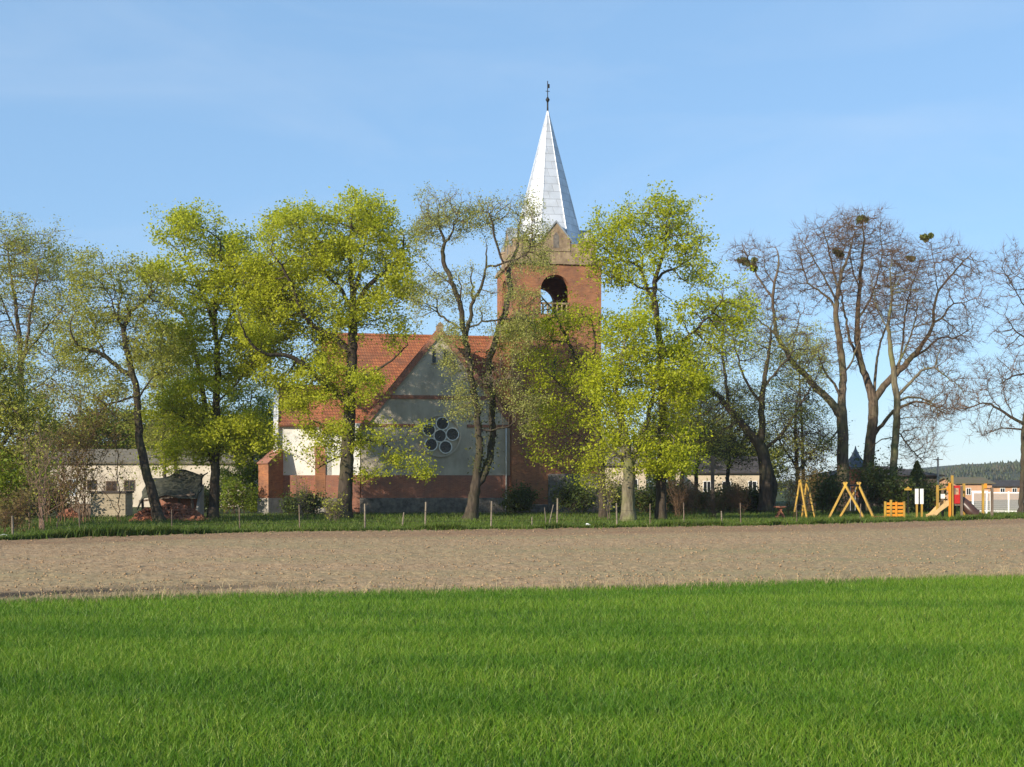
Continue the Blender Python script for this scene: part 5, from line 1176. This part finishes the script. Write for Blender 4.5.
# play panel
pp=empty('slatted_barrier','orange slatted timber play barrier standing on the grass','barrier',(GX(894.5,76),76,0)); c=894.5
for px in (885.2,890.8,904): MB().box(lx(px,76,c)-.06,lx(px,76,c)+.06,-.06,.06,-.1,1.12+(.10 if px==890.8 else 0)).build('post',M['yellow'],pp)
for z in (.18,.42,.66,.90):
    MB().box(lx(885.2,76,c)+.062,lx(890.8,76,c)-.062,-.03,.03,z,z+.15).build('slat',M['orange'],pp); MB().box(lx(890.8,76,c)+.062,lx(904,76,c)-.062,-.03,.03,z,z+.15).build('slat',M['orange'],pp)
MB().box(lx(896,76,c)-.06,lx(896,76,c)+.06,-.065,-.031,.1,1.1).build('batten',M['orange'],pp)
# sign with two white boards
sg=empty('notice_board','two narrow white boards on yellow posts','sign',(GX(919,76),76,0)); c=919
for px in (916.8,921.8):
    MB().box(lx(px,76,c)-.05,lx(px,76,c)+.05,-.05,.05,-.1,.95).build('post',M['yellow'],sg)
    bd=MB().box(lx(px,76,c)-.11,lx(px,76,c)+.11,-.03,.03,.95,1.92).build('board',M['white'],sg,.01)
# small yellow T post
tp=empty('post_sign','thin dark post topped by a short yellow board','sign',(GX(908,82),82,0)); MB().tube((0,0,-.1),(0,0,1.75),.035,n=6).build('post',M['iron'],tp)
MB().box(-.24,.24,-.04,.04,1.80,1.92).build('board',M['yellow'],tp); MB().prism([(-.14,1.922),(.14,1.922),(0,2.05)],-.06,.06).build('cap',M['yellow'],tp)
# slide structure
D2=76.0; sl=empty('slide_tower','yellow timber play tower with red panel, light slide and dark tube slide','playground slide',(GX(950,D2),D2,0)); c=950
def lz(y): return pz(y,D2)
for px,y,zt__,mm in ((935.8,-.3,lz(485),'yellow'),(946.3,-.6,lz(483),'orange'),(949.2,-.5,lz(475.5),'yellow'),(958.6,-.5,lz(486),'oldwood'),(946.5,.7,lz(487),'oldwood'),(958.6,.7,lz(487),'oldwood'),(965.6,.3,lz(483.5),'yellow')):
    MB().box(lx(px,D2,c)-.065,lx(px,D2,c)+.065,y-.065,y+.065,-.1,zt__).build('post',M[mm],sl)
MB().box(lx(946,D2,c),lx(959,D2,c),-.42,.63,lz(504)-.1,lz(504)).build('platform',M['oldwood'],sl)
MB().box(lx(950.5,D2,c),lx(957.3,D2,c),-.47,-.42,lz(503.5),lz(494.5)).build('panel',M['redpan'],sl)
f=MB(); f.box(lx(950.5,D2,c),lx(957.3,D2,c),-.47,-.42,lz(488),lz(485.5)); f.box(lx(950.5,D2,c),lx(951.6,D2,c),-.47,-.42,lz(494.4),lz(488.1)); f.box(lx(956.2,D2,c),lx(957.3,D2,c),-.47,-.42,lz(494.4),lz(488.1)); f.build('window_panel',M['redpan'],sl)
MB().box(lx(944,D2,c),lx(948.2,D2,c),-.50,-.46,lz(490.5),lz(486.5)).build('panel',M['orange'],sl)
MB().bar((lx(936,D2,c),-.3,lz(490)),(lx(947,D2,c),-.3,lz(488)),.07).build('rail',M['yellow'],sl)
# open slide on the left, falling toward the viewer's left
x_t,x_b=lx(946,D2,c),lx(927,D2,c); zT,zB=lz(503.5),.12
f=MB(); prof=[(0,zT),(.18,zT-.03),(.5,zT*.60),(.8,zT*.22),(.92,zB),(1,zB)]
for (a0,z0),(a1,z1) in zip(prof[:-1],prof[1:]):
    p0=x_t+(x_b-x_t)*a0; p1=x_t+(x_b-x_t)*a1
    f.add([(p0,-.55,z0),(p1,-.55,z1),(p1,.15,z1),(p0,.15,z0),(p0,-.55,z0-.05),(p1,-.55,z1-.05),(p1,.15,z1-.05),(p0,.15,z0-.05)],[(0,1,2,3),(7,6,5,4),(0,4,5,1),(3,2,6,7),(1,5,6,2),(0,3,7,4)])
f.build('slide_bed',M['lightply'],sl)
for yy in (-.62,.16):
    f=MB(); f.prism([(x_t,zT-.08),(x_t,zT+.22)]+[(x_t+(x_b-x_t)*a,z+.2) for a,z in prof[1:]]+[(x_b,0.0)]+[(x_t+(x_b-x_t)*a,max(0,z-.12)) for a,z in prof[-2:1:-1]],yy,yy+.06); f.build('slide_side',M['lightply'],sl)
# curved tube slide on the right
path=np.array([(lx(958.5,D2,c),.1,lz(500)),(lx(961,D2,c),.0,lz(501.5)),(lx(964.5,D2,c),-.2,lz(505)),(lx(968,D2,c),-.4,lz(510)),(lx(971.5,D2,c),-.5,lz(513.8)),(lx(974.5,D2,c),-.55,lz(515))])
V,Q=tubes([(smooth_line(np.c_[path,np.full(len(path),.36)],.12)[:,:3],np.full(len(smooth_line(np.c_[path,np.full(len(path),.36)],.12)),.36))]); link_mesh('tube_slide',np_mesh('tube_slide',V,Q),M['tubeslide'],sl,smooth=True)
MB().box(lx(939,D2,c),lx(943,D2,c),-.35,-.3,lz(498.5),lz(494)).build('play_plate',M['white'],sl)
# horizontal bars
hb=empty('pull_up_bar','yellow post and dark post joined by a high bar','exercise bar',(GX(987.5,D2),D2,0)); c=987.5
MB().box(lx(983,D2,c)-.06,lx(983,D2,c)+.06,-.06,.06,-.1,2.2).build('post',M['yellow'],hb); MB().box(lx(992,D2,c)-.07,lx(992,D2,c)+.07,-.07,.07,-.1,2.0).build('post',M['oldwood'],hb)
MB().tube((lx(983,D2,c),0,1.95),(lx(992,D2,c),0,1.92),.03,n=6).build('bar',M['iron'],hb)
MB().box(lx(984.5,D2,c)-.05,lx(984.5,D2,c)+.12,-.1,-.061,1.95,2.25).build('cap_board',M['orange'],hb)
# goal-like white trestle
wt=empty('white_trestle','white painted trestle in front of the mesh fence','trestle',(GX(979,84),84,0)); c=979
for a,b_,y in ((970.5,972.5,-.4),(974.5,972.5,.4),(984,987,-.4),(989,987,.4)): MB().bar((lx(a,84,c),y,-.05),(lx(b_,84,c),0,1.75),.08).build('leg',M['fencewhite'],wt)
MB().bar((lx(971.5,84,c),0,1.72),(lx(988,84,c),0,1.72),.08).build('crossbar',M['fencewhite'],wt)
# reddish play house with pointed roof
pt=empty('play_tower','reddish timber hut with pointed blue grey roof behind the swing','play hut',(GX(855.5,97.5),97.5,0)); 
for sx in (-.62,.62):
    for sy in (-.55,.55): MB().box(sx-.08,sx+.08,sy-.08,sy+.08,-.1,3.4).build('post',M['redwood'],pt)
MB().box(-.54,.54,-.62,-.56,1.1,3.2).build('wall',M['redwood'],pt); MB().box(-.70,-.64,-.47,.47,1.1,3.2).build('wall',M['redwood'],pt); MB().box(-.54,.54,.56,.62,1.1,3.2).build('wall',M['redwood'],pt); MB().box(-.54,.54,-.47,.47,1.0,1.08).build('floor',M['oldwood'],pt)
MB().lathe([(.95,3.35),(.70,3.65),(.32,4.2),(.08,4.7),(.02,4.95)],(0,0,0),8,rot=math.pi/8).build('roof',M['blueroof'],pt)
pt.scale=(1.08,1.08,1.08)
# little table at the edge of the playground
tb=empty('wooden_table','small reddish wooden table at the left end of the playground','table',(GX(780,76),76,0))
MB().lathe([(.40,.72),(.42,.75),(.42,.80),(.40,.82)],(0,0,0),14).build('tabletop',M['redwood'],tb)
for s in (-1,1):
    for t in (-1,1): MB().bar((s*.32,t*.25,-.03),(-s*.1,t*.2,.72),.08).build('leg',M['redwood'],tb)
MB().bar((-.1,-.22,.36),(-.1,.22,.36),.07).build('brace',M['redwood'],tb)
# low timber edging of the play area
ed=MB(); ed.bar((0,0,.08),(1.5,0,.10),.16); o=ed.build('log_edging',M['redwood']); o.location=(GX(874,77),77.3,0); tag(o,'low reddish log lying between the swing and the orange panel','log')

# ------------------------------------------------------------------ distance
rg=np.random.RandomState(8)
# wooded ridge on the right
hx=np.linspace(180,1100,60); hy=np.linspace(640,1100,16); HX,HY=np.meshgrid(hx,hy)
ridge=lambda x,y: (21.0*np.clip((x-215)/200,0,1)**.8)*np.clip((y-640)/110,0,1)*np.where(y>800,1,1)+1.5*(vnoise(x,y,90,60)-.5)
HZ=np.maximum(-.5,ridge(HX,HY)-.3); idx=np.arange(HX.size).reshape(HX.shape)
q=np.stack([idx[:-1,:-1],idx[:-1,1:],idx[1:,1:],idx[1:,:-1]],2).reshape(-1,4)
tag(link_mesh('hill',np_mesh('hill',np.stack([HX,HY,HZ],2).reshape(-1,3),q),mat('woodland_floor',(0.06,0.065,0.03),(0.04,0.045,0.02),.05,1.0),smooth=True),kind='structure')
def far_wood(name,label,xs,ys,zs,h0,h1,seed,m):
    rg=np.random.RandomState(seed); n=len(xs); h=h0+(h1-h0)*rg.rand(n); V=[];Q=[];T=[]
    k=6; a=np.arange(k)*2*np.pi/k
    prof=[(.10,.0),(1,.22),(.8,.5),(.42,.78)]
    VV=np.zeros((n,k*4+1,3)); w=h*(.16+.14*rg.rand(n))
    for j,(r,z) in enumerate(prof):
        jit=.75+.5*rg.rand(n,k)
        VV[:,j*k:(j+1)*k,0]=xs[:,None]+np.cos(a)*w[:,None]*r*jit; VV[:,j*k:(j+1)*k,1]=ys[:,None]+np.sin(a)*w[:,None]*r*jit; VV[:,j*k:(j+1)*k,2]=zs[:,None]+(h*z)[:,None]+(rg.rand(n,k)-.5)*h[:,None]*.06
    VV[:,-1]=np.stack([xs,ys,zs+h],1); b=np.arange(n)*(k*4+1)
    for j in range(3):
        for i in range(k): i2=(i+1)%k; Q.append(np.stack([b+j*k+i,b+j*k+i2,b+(j+1)*k+i2,b+(j+1)*k+i],1))
    for i in range(k): T.append(np.stack([b+3*k+i,b+3*k+(i+1)%k,b+4*k],1))
    return tag(link_mesh(name,np_mesh(name,VV.reshape(-1,3),np.concatenate(Q),np.concatenate(T)),m),label,'forest',kind='stuff')
M['wood_far']=leafmat('far_woodland',[(0.045,0.06,0.025),(0.075,0.085,0.035),(0.035,0.045,0.022),(0.10,0.085,0.05)],.15)
n=9000; x=190+900*rg.rand(n); y=650+260*rg.rand(n); z=np.maximum(0,ridge(x,y)-.5)
far_wood('forest','dark mixed forest covering the ridge on the right horizon',x,y,z,2.4,4.6,91,M['wood_far'])
n=1500; x=-520+760*rg.rand(n); y=560+90*rg.rand(n); far_wood('forest','low line of distant woodland along the horizon behind the church',x,y,x*0-.3,3,6,92,M['wood_far'])

# ------------------------------------------------------------------ spring haze
hzb = MB().box(-700,1250,-30,1200,-1.5,62).build('haze', None)
hzb.data.materials.clear()
hm = bpy.data.materials.new('spring_haze'); hm.use_nodes = True; hn = hm.node_tree; hn.nodes.clear()
ho = hn.nodes.new('ShaderNodeOutputMaterial'); hv = hn.nodes.new('ShaderNodeVolumePrincipled'); hv.inputs['Density'].default_value = 0.00016
hv.inputs['Color'].default_value = (.86,.90,.97,1); hv.inputs['Anisotropy'].default_value = .2
hn.links.new(hv.outputs[0], ho.inputs['Volume']); hzb.data.materials.append(hm)
tag(hzb, kind='stuff', label='thin pale spring haze in the air over the fields', cat='haze')
scene.cycles.volume_bounces = 0
